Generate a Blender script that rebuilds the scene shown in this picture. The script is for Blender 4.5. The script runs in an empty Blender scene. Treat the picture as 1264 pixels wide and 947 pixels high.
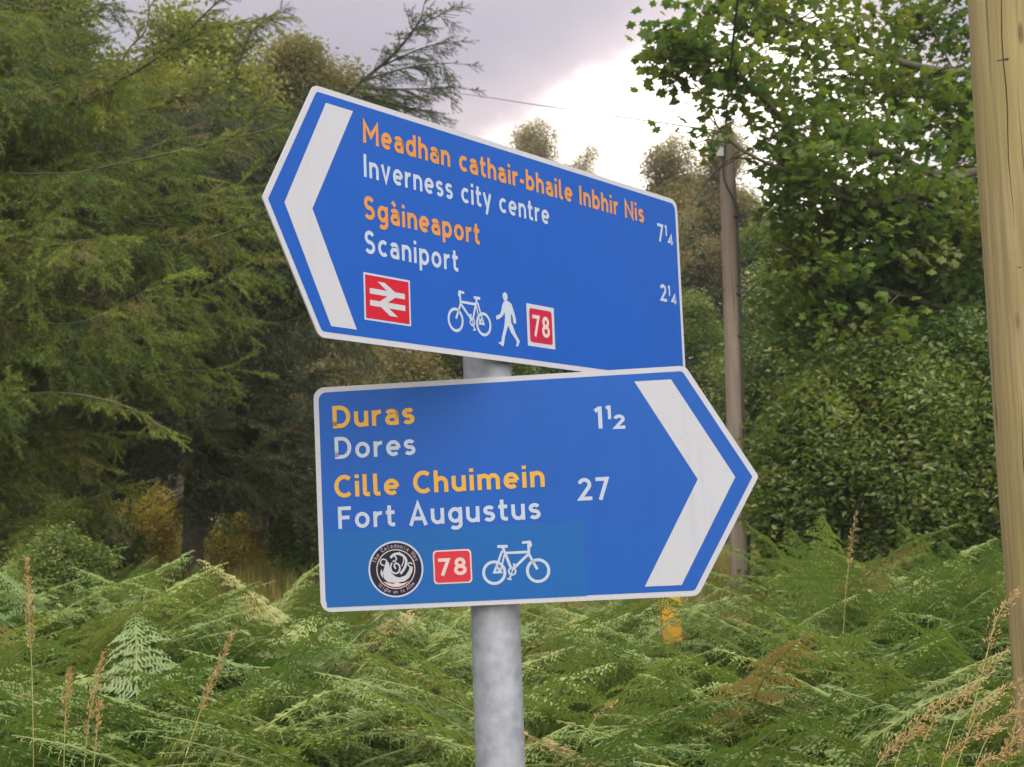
import bpy, math, random
import numpy as np
from mathutils import Matrix, Vector, Euler
R = math.radians
random.seed(7)
rng = np.random.default_rng(11)
scene = bpy.context.scene
col = scene.collection

# ------------------------------------------------------------------ camera
FPX, PITCH, ROLL = 1833.46, 0.110330, 0.034520
EYE = 1.6
_yh = np.array([0, math.cos(PITCH), math.sin(PITCH)]); _zh = np.array([0, -math.sin(PITCH), math.cos(PITCH)]); _xh = np.array([1., 0, 0])
CR = math.cos(ROLL) * _xh - math.sin(ROLL) * _zh
CU = math.sin(ROLL) * _xh + math.cos(ROLL) * _zh
cam_data = bpy.data.cameras.new('camera'); cam = bpy.data.objects.new('camera', cam_data); col.objects.link(cam)
cam_data.sensor_width = 36; cam_data.lens = FPX / 1264 * 36; cam_data.clip_start = .05; cam_data.clip_end = 2000
M = Matrix.Identity(4)
for i in range(3):
    M[i][0] = CR[i]; M[i][1] = CU[i]; M[i][2] = -_yh[i]
M[2][3] = EYE
cam.matrix_world = M
scene.camera = cam
cam_data.dof.use_dof = True; cam_data.dof.focus_distance = 3.3; cam_data.dof.aperture_fstop = 11


def at(px, py, Y):
    """world point lying Y metres ahead, in the direction of a photo pixel"""
    d = _yh + CR * ((px - 632) / FPX) - CU * ((py - 473.5) / FPX)
    d = d * (Y / d[1])
    return np.array([d[0], d[1], d[2] + EYE])


# ------------------------------------------------------------------ sky, front fill, exposure
scene.view_settings.view_transform = 'Standard'; scene.view_settings.look = 'None'
scene.view_settings.gamma = 1; scene.view_settings.exposure = 0.88
scene.render.engine = 'CYCLES'
scene.cycles.use_denoising = True
scene.cycles.max_bounces = 6; scene.cycles.diffuse_bounces = 4; scene.cycles.glossy_bounces = 2
scene.cycles.transmission_bounces = 4; scene.cycles.caustics_reflective = False; scene.cycles.caustics_refractive = False
FILL_EL, FILL_AZ = R(30), R(158)       # azimuth clockwise from +Y (the view direction)
sd = Vector((math.cos(FILL_EL) * math.sin(FILL_AZ), math.cos(FILL_EL) * math.cos(FILL_AZ), math.sin(FILL_EL)))
sl = bpy.data.lights.new('front_fill', 'SUN'); sl.energy = 3.3; sl.angle = R(120); sl.color = (1, .955, .87)  # broad soft lamp added behind the camera to brighten the signs from the front
so = bpy.data.objects.new('front_fill', sl); col.objects.link(so)
so.rotation_euler = sd.to_track_quat('Z', 'Y').to_euler(); so.location = (0, -5, 30)

world = bpy.data.worlds.new('World'); scene.world = world; world.use_nodes = True
nt = world.node_tree; nt.nodes.clear()


def N(t, typ, **k):
    n = t.nodes.new(typ)
    for a, b in k.items():
        if a.startswith('_'): n.inputs[a[1:]].default_value = b
        else: setattr(n, a, b)
    return n


def L(t, a, b): t.links.new(a, b)


def math_n(t, op, a, b=None, clamp=False):
    n = t.nodes.new('ShaderNodeMath'); n.operation = op; n.use_clamp = clamp
    for i, v in enumerate((a, b)):
        if v is None: continue
        if isinstance(v, (int, float)): n.inputs[i].default_value = v
        else: t.links.new(v, n.inputs[i])
    return n.outputs[0]


def mixc(t, f, a, b):
    n = t.nodes.new('ShaderNodeMix'); n.data_type = 'RGBA'
    for s, v in ((n.inputs[0], f), (n.inputs[6], a), (n.inputs[7], b)):
        if isinstance(v, (int, float)): s.default_value = v
        elif isinstance(v, tuple): s.default_value = v if len(v) == 4 else (*v, 1)
        else: t.links.new(v, s)
    return n.outputs[2]


def ramp(t, f, stops):
    n = t.nodes.new('ShaderNodeMapRange'); n.interpolation_type = 'SMOOTHSTEP'
    t.links.new(f, n.inputs[0]); n.inputs[1].default_value = stops[0]; n.inputs[2].default_value = stops[1]
    n.inputs[3].default_value = stops[2]; n.inputs[4].default_value = stops[3]
    return n.outputs[0]


tc = N(nt, 'ShaderNodeTexCoord')
nsky = N(nt, 'ShaderNodeTexSky', sky_type='NISHITA', sun_disc=False, sun_elevation=FILL_EL, sun_rotation=FILL_AZ)
skyc = mixc(nt, 1.0, (0, 0, 0), nsky.outputs[0])
sv = N(nt, 'ShaderNodeVectorMath', operation='SCALE'); L(nt, nsky.outputs[0], sv.inputs[0]); sv.inputs[3].default_value = .10
gap = at(815, 205, 1) - np.array([0, 0, EYE]); gap /= np.linalg.norm(gap)
n1 = N(nt, 'ShaderNodeTexNoise', _Scale=5.5, _Detail=5.0, _Roughness=.55); L(nt, tc.outputs['Generated'], n1.inputs['Vector'])
n2 = N(nt, 'ShaderNodeTexNoise', _Scale=4.5, _Detail=4.0, _Roughness=.5); L(nt, tc.outputs['Generated'], n2.inputs['Vector'])
dt = N(nt, 'ShaderNodeVectorMath', operation='DISTANCE'); L(nt, tc.outputs['Generated'], dt.inputs[0]); dt.inputs[1].default_value = tuple(gap)
dist = math_n(nt, 'ADD', dt.outputs['Value'], math_n(nt, 'MULTIPLY', math_n(nt, 'SUBTRACT', n1.outputs[0], .5), .13))
e1 = at(575, 168, 1) - np.array([0, 0, EYE]); e2 = at(880, 32, 1) - np.array([0, 0, EYE]); en = np.cross(e1, e2); en /= np.linalg.norm(en)
if en @ gap < 0: en = -en
pd = N(nt, 'ShaderNodeVectorMath', operation='DOT_PRODUCT'); L(nt, tc.outputs['Generated'], pd.inputs[0]); pd.inputs[1].default_value = tuple(en)
n3 = N(nt, 'ShaderNodeTexNoise', _Scale=14.0, _Detail=5.0, _Roughness=.5); L(nt, tc.outputs['Generated'], n3.inputs['Vector'])
edge = math_n(nt, 'ADD', pd.outputs['Value'], math_n(nt, 'MULTIPLY', math_n(nt, 'SUBTRACT', n3.outputs[0], .5), .07))     # torn edge of the cloud
core = math_n(nt, 'MULTIPLY', ramp(nt, edge, (-.016, .030, 0, 1)), ramp(nt, dist, (.125, .175, 1, 0)))
halo = math_n(nt, 'MULTIPLY', ramp(nt, edge, (-.065, .020, 0, 1)), ramp(nt, dist, (.13, .23, 1, 0)))
sep = N(nt, 'ShaderNodeSeparateXYZ'); L(nt, tc.outputs['Generated'], sep.inputs[0])
zz = math_n(nt, 'MAXIMUM', sep.outputs[2], 0)
cie = math_n(nt, 'ADD', math_n(nt, 'ADD', .17, math_n(nt, 'MULTIPLY', zz, .20)), math_n(nt, 'MULTIPLY', math_n(nt, 'MULTIPLY', zz, zz), 1.05))          # overcast sky brightens towards the zenith
cie = math_n(nt, 'MULTIPLY', cie, math_n(nt, 'ADD', .74, math_n(nt, 'MULTIPLY', n2.outputs[0], .52)))
base = N(nt, 'ShaderNodeVectorMath', operation='SCALE'); base.inputs[0].default_value = (.86, .79, .87); L(nt, cie, base.inputs[3])
add = N(nt, 'ShaderNodeVectorMath', operation='ADD'); L(nt, base.outputs[0], add.inputs[0]); L(nt, sv.outputs[0], add.inputs[1])
hs = N(nt, 'ShaderNodeVectorMath', operation='SCALE'); hs.inputs[0].default_value = (.26, .19, .17); L(nt, halo, hs.inputs[3])
cs = N(nt, 'ShaderNodeVectorMath', operation='SCALE'); cs.inputs[0].default_value = (1.05, .98, .80); L(nt, core, cs.inputs[3])
a2 = N(nt, 'ShaderNodeVectorMath', operation='ADD'); L(nt, base.outputs[0], a2.inputs[0]); L(nt, hs.outputs[0], a2.inputs[1])
a3 = N(nt, 'ShaderNodeVectorMath', operation='ADD'); L(nt, a2.outputs[0], a3.inputs[0]); L(nt, cs.outputs[0], a3.inputs[1])
# thin cloud: a little of the clear sky above shows through everywhere
fin = mixc(nt, .93, sv.outputs[0], a3.outputs[0])
bg = N(nt, 'ShaderNodeBackground'); L(nt, fin, bg.inputs[0]); bg.inputs[1].default_value = 1.0
wo = N(nt, 'ShaderNodeOutputWorld'); L(nt, bg.outputs[0], wo.inputs[0])

# ------------------------------------------------------------------ materials


def new_mat(name):
    m = bpy.data.materials.new(name); m.use_nodes = True; t = m.node_tree; t.nodes.clear()
    o = N(t, 'ShaderNodeOutputMaterial'); return m, t, o


def paint(name, c, rough=.45, var=.0, scale=20., metal=0., bump=0., grain=None, spec=.5):
    m, t, o = new_mat(name)
    p = N(t, 'ShaderNodeBsdfPrincipled'); p.inputs['Roughness'].default_value = rough; p.inputs['Metallic'].default_value = metal
    p.inputs['Specular IOR Level'].default_value = spec
    co = N(t, 'ShaderNodeTexCoord')
    n = N(t, 'ShaderNodeTexNoise', _Scale=scale, _Detail=6.0, _Roughness=.6)
    if grain:
        mp = N(t, 'ShaderNodeMapping'); mp.inputs['Scale'].default_value = grain; L(t, co.outputs['Object'], mp.inputs[0]); L(t, mp.outputs[0], n.inputs['Vector'])
    else: L(t, co.outputs['Object'], n.inputs['Vector'])
    c2 = tuple(max(0, x * (1 - var)) for x in c); c3 = tuple(min(1, x * (1 + var)) for x in c)
    L(t, mixc(t, ramp(t, n.outputs[0], (.3, .7, 0, 1)), c2, c3), p.inputs['Base Color'])
    if bump:
        b = N(t, 'ShaderNodeBump'); b.inputs['Strength'].default_value = bump; b.inputs['Distance'].default_value = .01
        L(t, n.outputs[0], b.inputs['Height']); L(t, b.outputs[0], p.inputs['Normal'])
    L(t, p.outputs[0], o.inputs[0]); return m


def sheeting(name, c, cell=.0042, rough=.38, dirt=.12):
    """retroreflective sheeting: fine prismatic grid, faint grime"""
    m, t, o = new_mat(name)
    p = N(t, 'ShaderNodeBsdfPrincipled'); p.inputs['Roughness'].default_value = rough
    p.inputs['Specular IOR Level'].default_value = .25
    co = N(t, 'ShaderNodeTexCoord'); mp = N(t, 'ShaderNodeMapping'); mp.inputs['Rotation'].default_value = (0, 0, R(45))
    L(t, co.outputs['Object'], mp.inputs[0])
    ch = N(t, 'ShaderNodeTexChecker', _Scale=1 / cell); L(t, mp.outputs[0], ch.inputs[0])
    n = N(t, 'ShaderNodeTexNoise', _Scale=3.0, _Detail=6.0, _Roughness=.65); L(t, co.outputs['Object'], n.inputs['Vector'])
    n3 = N(t, 'ShaderNodeTexNoise', _Scale=45.0, _Detail=4.0, _Roughness=.7); L(t, co.outputs['Object'], n3.inputs['Vector'])
    k = math_n(t, 'ADD', .945, math_n(t, 'MULTIPLY', ch.outputs[1], .055))
    k = math_n(t, 'MULTIPLY', k, math_n(t, 'ADD', 1 - dirt, math_n(t, 'MULTIPLY', n.outputs[0], 2 * dirt)))
    k = math_n(t, 'MULTIPLY', k, math_n(t, 'ADD', .95, math_n(t, 'MULTIPLY', n3.outputs[0], .1)))
    ms = N(t, 'ShaderNodeMapping'); ms.inputs['Scale'].default_value = (42, 2.2, 1); L(t, co.outputs['Object'], ms.inputs[0])
    st = N(t, 'ShaderNodeTexNoise', _Scale=1.0, _Detail=5.0, _Roughness=.6); L(t, ms.outputs[0], st.inputs['Vector'])
    k = math_n(t, 'MULTIPLY', k, ramp(t, st.outputs[0], (.52, .78, 1, .90)))
    vs = N(t, 'ShaderNodeTexVoronoi', _Scale=70.0); L(t, co.outputs['Object'], vs.inputs['Vector'])
    sk = N(t, 'ShaderNodeTexNoise', _Scale=14.0, _Detail=3.0); L(t, co.outputs['Object'], sk.inputs['Vector'])
    k = math_n(t, 'MULTIPLY', k, math_n(t, 'SUBTRACT', 1, math_n(t, 'MULTIPLY', ramp(t, vs.outputs['Distance'], (.08, .16, .25, 0)), ramp(t, sk.outputs[0], (.56, .64, 0, 1)))))
    k = math_n(t, 'MULTIPLY', k, .70)
    s = N(t, 'ShaderNodeVectorMath', operation='SCALE'); s.inputs[0].default_value = c; L(t, k, s.inputs[3])
    L(t, s.outputs[0], p.inputs['Base Color'])
    L(t, math_n(t, 'ADD', rough - .08, math_n(t, 'MULTIPLY', n.outputs[0], .25)), p.inputs['Roughness'])
    L(t, p.outputs[0], o.inputs[0]); return m


def foliage(name, ca, cb, trans=.38, spot=None, amount=.0, scale=.9, gloss=.04):
    """leaf: colour differs from leaf cluster to leaf cluster and over the plant"""
    m, t, o = new_mat(name)
    oi = N(t, 'ShaderNodeObjectInfo'); geo = N(t, 'ShaderNodeNewGeometry')
    n = N(t, 'ShaderNodeTexNoise', _Scale=scale, _Detail=3.0); L(t, geo.outputs['Position'], n.inputs['Vector'])
    f = math_n(t, 'ADD', math_n(t, 'MULTIPLY', oi.outputs['Random'], .55), math_n(t, 'MULTIPLY', ramp(t, n.outputs[0], (.35, .65, 0, 1)), .45))
    c = mixc(t, f, ca, cb)
    if spot:
        w = N(t, 'ShaderNodeTexWhiteNoise', noise_dimensions='1D'); L(t, math_n(t, 'MULTIPLY', oi.outputs['Random'], 91.7), w.inputs['W'])
        c = mixc(t, ramp(t, w.outputs['Value'], (1 - amount - .02, 1 - amount + .02, 0, 1)), c, spot)
    d = N(t, 'ShaderNodeBsdfDiffuse'); L(t, c, d.inputs[0])
    tr = N(t, 'ShaderNodeBsdfTranslucent')
    hs_ = N(t, 'ShaderNodeHueSaturation'); hs_.inputs['Saturation'].default_value = 1.15; hs_.inputs['Value'].default_value = 1.2; L(t, c, hs_.inputs['Color'])
    L(t, hs_.outputs[0], tr.inputs[0])
    mx = N(t, 'ShaderNodeMixShader'); mx.inputs[0].default_value = trans; L(t, d.outputs[0], mx.inputs[1]); L(t, tr.outputs[0], mx.inputs[2])
    g = N(t, 'ShaderNodeBsdfGlossy'); g.inputs['Roughness'].default_value = .45; g.inputs[0].default_value = (1, 1, 1, 1)
    m2 = N(t, 'ShaderNodeMixShader'); m2.inputs[0].default_value = gloss; L(t, mx.outputs[0], m2.inputs[1]); L(t, g.outputs[0], m2.inputs[2])
    L(t, m2.outputs[0], o.inputs[0]); return m


SIGN_BLUE = sheeting('sign_blue', (.007, .113, .56))
SIGN_BLUE_LOW = sheeting('sign_blue_faded', (.010, .120, .54))
SIGN_TEAL = sheeting('patch_blue', (.008, .140, .475), cell=.006)
SIGN_WHITE = sheeting('sign_white', (.64, .655, .72), dirt=.05)
LETTER_WHITE = sheeting('letter_white', (.58, .67, .82), dirt=.04)
YELLOW_UP = sheeting('letter_yellow_angle_tint', (.78, .33, .07), dirt=.08)  # same yellow print; redder reflection at the upper angle put into the colour
YELLOW_LOW = sheeting('letter_yellow', (.83, .47, .07), dirt=.06)
RED_UP = sheeting('sign_red', (.66, .008, .03))
RED_DARK = sheeting('sticker_crimson', (.58, .012, .07))
RED_LOW = sheeting('sticker_red', (.72, .035, .06))
PINK = sheeting('number_cream', (.85, .66, .62))
RING_INK = paint('ring_letters', (.30, .24, .28), .6, spec=.2)
INK = paint('print_black', (.012, .012, .028), .6, spec=.2)
ALU = paint('sign_back_aluminium', (.42, .43, .44), .45, .1, 12, .6)
STEEL, t_, o_ = new_mat('galvanised_steel')
p = N(t_, 'ShaderNodeBsdfPrincipled'); co = N(t_, 'ShaderNodeTexCoord')
v = N(t_, 'ShaderNodeTexVoronoi', _Scale=38.0); L(t_, co.outputs['Object'], v.inputs['Vector'])
n = N(t_, 'ShaderNodeTexNoise', _Scale=20.0, _Detail=8.0, _Roughness=.65); L(t_, co.outputs['Object'], n.inputs['Vector'])
mp = N(t_, 'ShaderNodeMapping'); mp.inputs['Scale'].default_value = (30, 30, 1.6); L(t_, co.outputs['Object'], mp.inputs[0])
n_s = N(t_, 'ShaderNodeTexNoise', _Scale=1.0, _Detail=6.0); L(t_, mp.outputs[0], n_s.inputs['Vector'])
c = mixc(t_, ramp(t_, n.outputs[0], (.35, .68, 0, 1)), (.24, .26, .30), (.345, .365, .41))
c = mixc(t_, math_n(t_, 'MULTIPLY', ramp(t_, v.outputs['Distance'], (.1, .8, 0, 1)), .25), c, (.50, .52, .56))
c = mixc(t_, math_n(t_, 'MULTIPLY', ramp(t_, n_s.outputs[0], (.52, .7, 0, 1)), .45), c, (.24, .25, .28))
L(t_, c, p.inputs['Base Color']); p.inputs['Metallic'].default_value = .35; p.inputs['Roughness'].default_value = .55
bm_ = N(t_, 'ShaderNodeBump', _Strength=.15, _Distance=.01); L(t_, n.outputs[0], bm_.inputs['Height']); L(t_, bm_.outputs[0], p.inputs['Normal'])
L(t_, p.outputs[0], o_.inputs[0])


def wood(name, ca, cb, cc, grain=(14, 14, .5), spots=(.05, .04, .03)):
    m, t, o = new_mat(name)
    p = N(t, 'ShaderNodeBsdfPrincipled', _Roughness=.85); co = N(t, 'ShaderNodeTexCoord')
    p.inputs['Specular IOR Level'].default_value = .15
    mp = N(t, 'ShaderNodeMapping'); mp.inputs['Scale'].default_value = grain; L(t, co.outputs['Object'], mp.inputs[0])
    a = N(t, 'ShaderNodeTexNoise', _Scale=3.0, _Detail=9.0, _Roughness=.65); L(t, mp.outputs[0], a.inputs['Vector'])
    b = N(t, 'ShaderNodeTexNoise', _Scale=1.3, _Detail=4.0); L(t, co.outputs['Object'], b.inputs['Vector'])
    mp2 = N(t, 'ShaderNodeMapping'); mp2.inputs['Scale'].default_value = (26, 26, 6); L(t, co.outputs['Object'], mp2.inputs[0])
    s = N(t, 'ShaderNodeTexVoronoi', _Scale=.45); L(t, mp2.outputs[0], s.inputs['Vector'])
    mp3 = N(t, 'ShaderNodeMapping'); mp3.inputs['Scale'].default_value = (60, 60, .9); L(t, co.outputs['Object'], mp3.inputs[0])
    f3 = N(t, 'ShaderNodeTexNoise', _Scale=1.0, _Detail=4.0); L(t, mp3.outputs[0], f3.inputs['Vector'])
    c = mixc(t, ramp(t, a.outputs[0], (.3, .7, 0, 1)), ca, cb)
    c = mixc(t, math_n(t, 'MULTIPLY', ramp(t, b.outputs[0], (.4, .65, 0, 1)), .6), c, cc)
    c = mixc(t, math_n(t, 'MULTIPLY', ramp(t, s.outputs['Distance'], (.05, .13, 1, 0)), .7), c, spots)
    c = mixc(t, math_n(t, 'MULTIPLY', ramp(t, f3.outputs[0], (.62, .70, 0, 1)), .6), c, spots)
    L(t, c, p.inputs['Base Color'])
    bb = N(t, 'ShaderNodeBump', _Strength=.5, _Distance=.006); L(t, math_n(t, 'SUBTRACT', a.outputs[0], f3.outputs[0]), bb.inputs['Height']); L(t, bb.outputs[0], p.inputs['Normal'])
    L(t, p.outputs[0], o.inputs[0]); return m


POLE_NEAR = wood('pole_yellowed_pine', (.24, .18, .085), (.43, .335, .175), (.29, .245, .095), spots=(.07, .05, .03))
POLE_FAR = wood('pole_grey_pine', (.22, .175, .135), (.33, .265, .205), (.20, .16, .125), grain=(10, 10, .6))
BARK = wood('bark', (.085, .065, .05), (.17, .14, .115), (.10, .10, .07), grain=(9, 9, 2.5), spots=(.02, .017, .013))
BARK_PALE = wood('bark_pale', (.20, .17, .15), (.30, .27, .24), (.16, .15, .10), grain=(9, 9, 3), spots=(.05, .04, .03))
TWIG = paint('twig_brown', (.11, .085, .055), .8, .3)
TWIG_OLIVE = paint('larch_bark', (.075, .068, .035), .85, .3)
TWIG_PALE = paint('larch_twig', (.17, .14, .085), .8, .3)
YELLOW_POST = paint('marker_yellow', (.60, .30, .012), .4, .08, 8)
STONE = paint('lichen_stone', (.20, .175, .155), .95, .6, 16, bump=1.0, spec=.1)
CABLE = paint('black_cable', (.03, .03, .033), .5)
CRACK = paint('dark_crack', (.06, .042, .025), .95, .3, spec=.05)
WHITE_BOX = paint('white_plastic', (.62, .62, .62), .5, .05)
SEED = paint('dry_seed', (.40, .25, .105), .8, .35, 60)
STALK = paint('grass_stalk', (.33, .30, .10), .7, .25, 10)

BRACKEN = foliage('bracken_green', (.085, .165, .038), (.285, .355, .090), trans=.24, spot=(.38, .28, .11), amount=.03, scale=.8, gloss=.05)
BRACKEN_STALK = paint('bracken_stalk', (.26, .27, .09), .6, .3, 14)
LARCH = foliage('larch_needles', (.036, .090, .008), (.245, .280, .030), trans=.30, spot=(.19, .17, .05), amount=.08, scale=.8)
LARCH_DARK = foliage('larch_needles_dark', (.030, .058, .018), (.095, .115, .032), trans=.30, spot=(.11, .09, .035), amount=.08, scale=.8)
LEAF_YG = foliage('leaf_yellow_green', (.11, .15, .026), (.25, .275, .055), trans=.5, spot=(.30, .27, .08), amount=.07)
LEAF_OLIVE = foliage('leaf_olive', (.14, .14, .045), (.27, .24, .08), trans=.5, spot=(.25, .17, .07), amount=.08)
LEAF_GREEN = foliage('leaf_mid_green', (.070, .135, .030), (.20, .26, .055), trans=.45, spot=(.27, .26, .06), amount=.10)
LEAF_SYC = foliage('leaf_sycamore', (.055, .115, .028), (.185, .245, .045), trans=.52, spot=(.17, .20, .04), amount=.14, gloss=.015)
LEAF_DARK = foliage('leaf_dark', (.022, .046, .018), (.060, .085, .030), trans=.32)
LEAF_GREY = foliage('leaf_grey_brown', (.20, .19, .09), (.36, .33, .15), trans=.68, spot=(.24, .17, .10), amount=.1)
LEAF_GOLD_LIT = foliage('leaf_golden_lit', (.32, .31, .055), (.55, .46, .10), trans=.5, spot=(.36, .24, .07), amount=.15)  # golden leaves, colour lightened to stand for sunlight in the dim clearing
LEAF_RUST = foliage('leaf_rust', (.14, .065, .035), (.21, .10, .045), trans=.3)
GRASS_M = foliage('meadow_grass', (.15, .20, .035), (.33, .30, .06), trans=.4, spot=(.36, .20, .06), amount=.15, scale=.5)

# ------------------------------------------------------------------ mesh helpers


def mesh_obj(name, V, F, mat, parent=None, smooth=False, link=True):
    me = bpy.data.meshes.new(name); me.from_pydata([tuple(map(float, v)) for v in V], [], [tuple(map(int, f)) for f in F])
    me.materials.append(mat)
    if smooth: me.polygons.foreach_set('use_smooth', [True] * len(me.polygons))
    me.update()
    o = bpy.data.objects.new(name, me)
    if link: col.objects.link(o)
    if parent is not None: o.parent = parent
    return o


def tag(o, label=None, cat=None, group=None, kind=None):
    if label: o['label'] = label
    if cat: o['category'] = cat
    if group: o['group'] = group
    if kind: o['kind'] = kind
    return o


def empty(name, loc=(0, 0, 0), rz=0, **k):
    o = bpy.data.objects.new(name, None); col.objects.link(o); o.empty_display_size = .2
    o.location = loc; o.rotation_euler = (0, 0, rz); return tag(o, **k)


class MB:
    def __init__(s): s.V = []; s.F = []

    def add(s, V, F):
        b = len(s.V); s.V += [tuple(map(float, v)) for v in V]; s.F += [tuple(int(i) + b for i in f) for f in F]

    def box(s, x0, x1, y0, y1, z0, z1):
        s.add([(x0, y0, z0), (x1, y0, z0), (x1, y1, z0), (x0, y1, z0), (x0, y0, z1), (x1, y0, z1), (x1, y1, z1), (x0, y1, z1)],
              [(0, 3, 2, 1), (4, 5, 6, 7), (0, 1, 5, 4), (1, 2, 6, 5), (2, 3, 7, 6), (3, 0, 4, 7)])

    def tube(s, P, r, n=6, cap=True):
        P = [np.array(p, float) for p in P]; m = len(P)
        if not hasattr(r, '__len__'): r = [r] * m
        V = []; up = np.array([0, 0, 1.])
        for i, p in enumerate(P):
            d = P[min(i + 1, m - 1)] - P[max(i - 1, 0)]; d /= max(1e-9, np.linalg.norm(d))
            a = np.cross(d, up if abs(d[2]) < .95 else np.array([1., 0, 0])); a /= np.linalg.norm(a); b = np.cross(d, a)
            for k in range(n):
                t = 2 * math.pi * k / n; V.append(p + r[i] * (math.cos(t) * a + math.sin(t) * b))
        F = [(i * n + k, i * n + (k + 1) % n, (i + 1) * n + (k + 1) % n, (i + 1) * n + k) for i in range(m - 1) for k in range(n)]
        if cap: F += [tuple(range(n))[::-1], tuple((m - 1) * n + k for k in range(n))]
        s.add(V, F)

    def build(s, name, mat, parent=None, smooth=False, link=True): return mesh_obj(name, s.V, s.F, mat, parent, smooth, link)


def smoothpath(P, k=6):
    """Catmull-Rom through the points"""
    P = [np.array(p, float) for p in P]; Q = [2 * P[0] - P[1]] + P + [2 * P[-1] - P[-2]]; out = []
    for i in range(1, len(Q) - 2):
        for j in range(k):
            t = j / k; a, b, c, d = Q[i - 1], Q[i], Q[i + 1], Q[i + 2]
            out.append(.5 * ((2 * b) + (c - a) * t + (2 * a - 5 * b + 4 * c - d) * t * t + (3 * b - a - 3 * c + d) * t ** 3))
    out.append(P[-1]); return out


_groups = {}


def scatter_group(sources):
    key = tuple(o.name for o in sources)
    if key in _groups: return _groups[key]
    g = bpy.data.node_groups.new('scatter', 'GeometryNodeTree')
    g.interface.new_socket('Geometry', in_out='INPUT', socket_type='NodeSocketGeometry')
    g.interface.new_socket('Geometry', in_out='OUTPUT', socket_type='NodeSocketGeometry')
    gi = g.nodes.new('NodeGroupInput'); go = g.nodes.new('NodeGroupOutput')
    ip = g.nodes.new('GeometryNodeInstanceOnPoints'); jn = g.nodes.new('GeometryNodeJoinGeometry')
    for o in sources:
        oi = g.nodes.new('GeometryNodeObjectInfo'); oi.inputs['Object'].default_value = o; oi.inputs['As Instance'].default_value = True
        g.links.new(oi.outputs['Geometry'], jn.inputs[0])
    for nm, typ, sock in (('rot', 'FLOAT_VECTOR', 'Rotation'), ('scl', 'FLOAT', 'Scale'), ('pick', 'INT', 'Instance Index')):
        na = g.nodes.new('GeometryNodeInputNamedAttribute'); na.data_type = typ; na.inputs['Name'].default_value = nm
        g.links.new([s for s in na.outputs if s.enabled and s.name == 'Attribute'][0], ip.inputs[sock])
    ip.inputs['Pick Instance'].default_value = True
    g.links.new(gi.outputs[0], ip.inputs['Points']); g.links.new(jn.outputs[0], ip.inputs['Instance']); g.links.new(ip.outputs[0], go.inputs[0])
    _groups[key] = g; return g


def scatter(name, P, rot, scl, sources, parent=None, mat=None):
    P = np.asarray(P, float); n = len(P)
    me = bpy.data.meshes.new(name); me.vertices.add(n); me.vertices.foreach_set('co', P.ravel())
    for nm, typ, arr in (('rot', 'FLOAT_VECTOR', np.asarray(rot, float).ravel()), ('scl', 'FLOAT', np.asarray(scl, float)), ('pick', 'INT', rng.integers(0, len(sources), n))):
        a = me.attributes.new(nm, typ, 'POINT'); a.data.foreach_set('vector' if typ == 'FLOAT_VECTOR' else 'value', arr)
    if mat: me.materials.append(mat)
    o = bpy.data.objects.new(name, me); col.objects.link(o)
    m = o.modifiers.new('scatter', 'NODES'); m.node_group = scatter_group(sources)
    if parent is not None: o.parent = parent
    o['kind'] = 'stuff'
    return o


def rand_rot(n, tilt=3.14): return np.stack([rng.uniform(-tilt, tilt, n), rng.uniform(-tilt, tilt, n), rng.uniform(-3.14, 3.14, n)], 1)


def unit(v): return v / np.maximum(1e-9, np.linalg.norm(v, axis=-1, keepdims=True))


# ------------------------------------------------------------------ ground
def gh(x, y):
    x = np.asarray(x, float); y = np.asarray(y, float)
    t = np.clip((y - 3.2) / 12, 0, 1); s = t * t * (3 - 2 * t)
    h = 1.22 * s + .02 * np.clip(y - 14, 0, 80) + .08 * np.sin(x * .9 + 1) * np.sin(y * .7) * t + .10 * t * np.clip((-x - .5) / 3, 0, 1)
    h = h + 3.0 * np.clip((y - 60) / 300, 0, 1)
    return h


gx = np.concatenate([np.linspace(-400, -16, 14), np.linspace(-15, 15, 121), np.linspace(16, 400, 14)])
gy = np.concatenate([np.linspace(-300, -4, 10), np.linspace(-3, 30, 133), np.linspace(32, 700, 22)])
XX, YY = np.meshgrid(gx, gy); ZZ = gh(XX, YY) + rng.normal(0, .008, XX.shape) * (np.abs(XX) < 15)
V = np.stack([XX, YY, ZZ], -1).reshape(-1, 3); nx = len(gx)
F = [(j * nx + i, j * nx + i + 1, (j + 1) * nx + i + 1, (j + 1) * nx + i) for j in range(len(gy) - 1) for i in range(nx - 1)]
m, t, o = new_mat('ground_earth')
p = N(t, 'ShaderNodeBsdfPrincipled', _Roughness=.95); ge = N(t, 'ShaderNodeNewGeometry')
a = N(t, 'ShaderNodeTexNoise', _Scale=1.2, _Detail=8.0); L(t, ge.outputs['Position'], a.inputs['Vector'])
b = N(t, 'ShaderNodeTexNoise', _Scale=22.0, _Detail=6.0); L(t, ge.outputs['Position'], b.inputs['Vector'])
c = mixc(t, ramp(t, a.outputs[0], (.35, .65, 0, 1)), (.05, .065, .022), (.13, .115, .045))
c = mixc(t, ramp(t, b.outputs[0], (.5, .75, 0, 1)), c, (.09, .06, .035)); L(t, c, p.inputs['Base Color'])
bb = N(t, 'ShaderNodeBump', _Strength=.8, _Distance=.05); L(t, b.outputs[0], bb.inputs['Height']); L(t, bb.outputs[0], p.inputs['Normal']); L(t, p.outputs[0], o.inputs[0])
tag(mesh_obj('ground', V, F, m, smooth=True), 'sloping earth and grass bank under the bracken', kind='structure')

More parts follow.
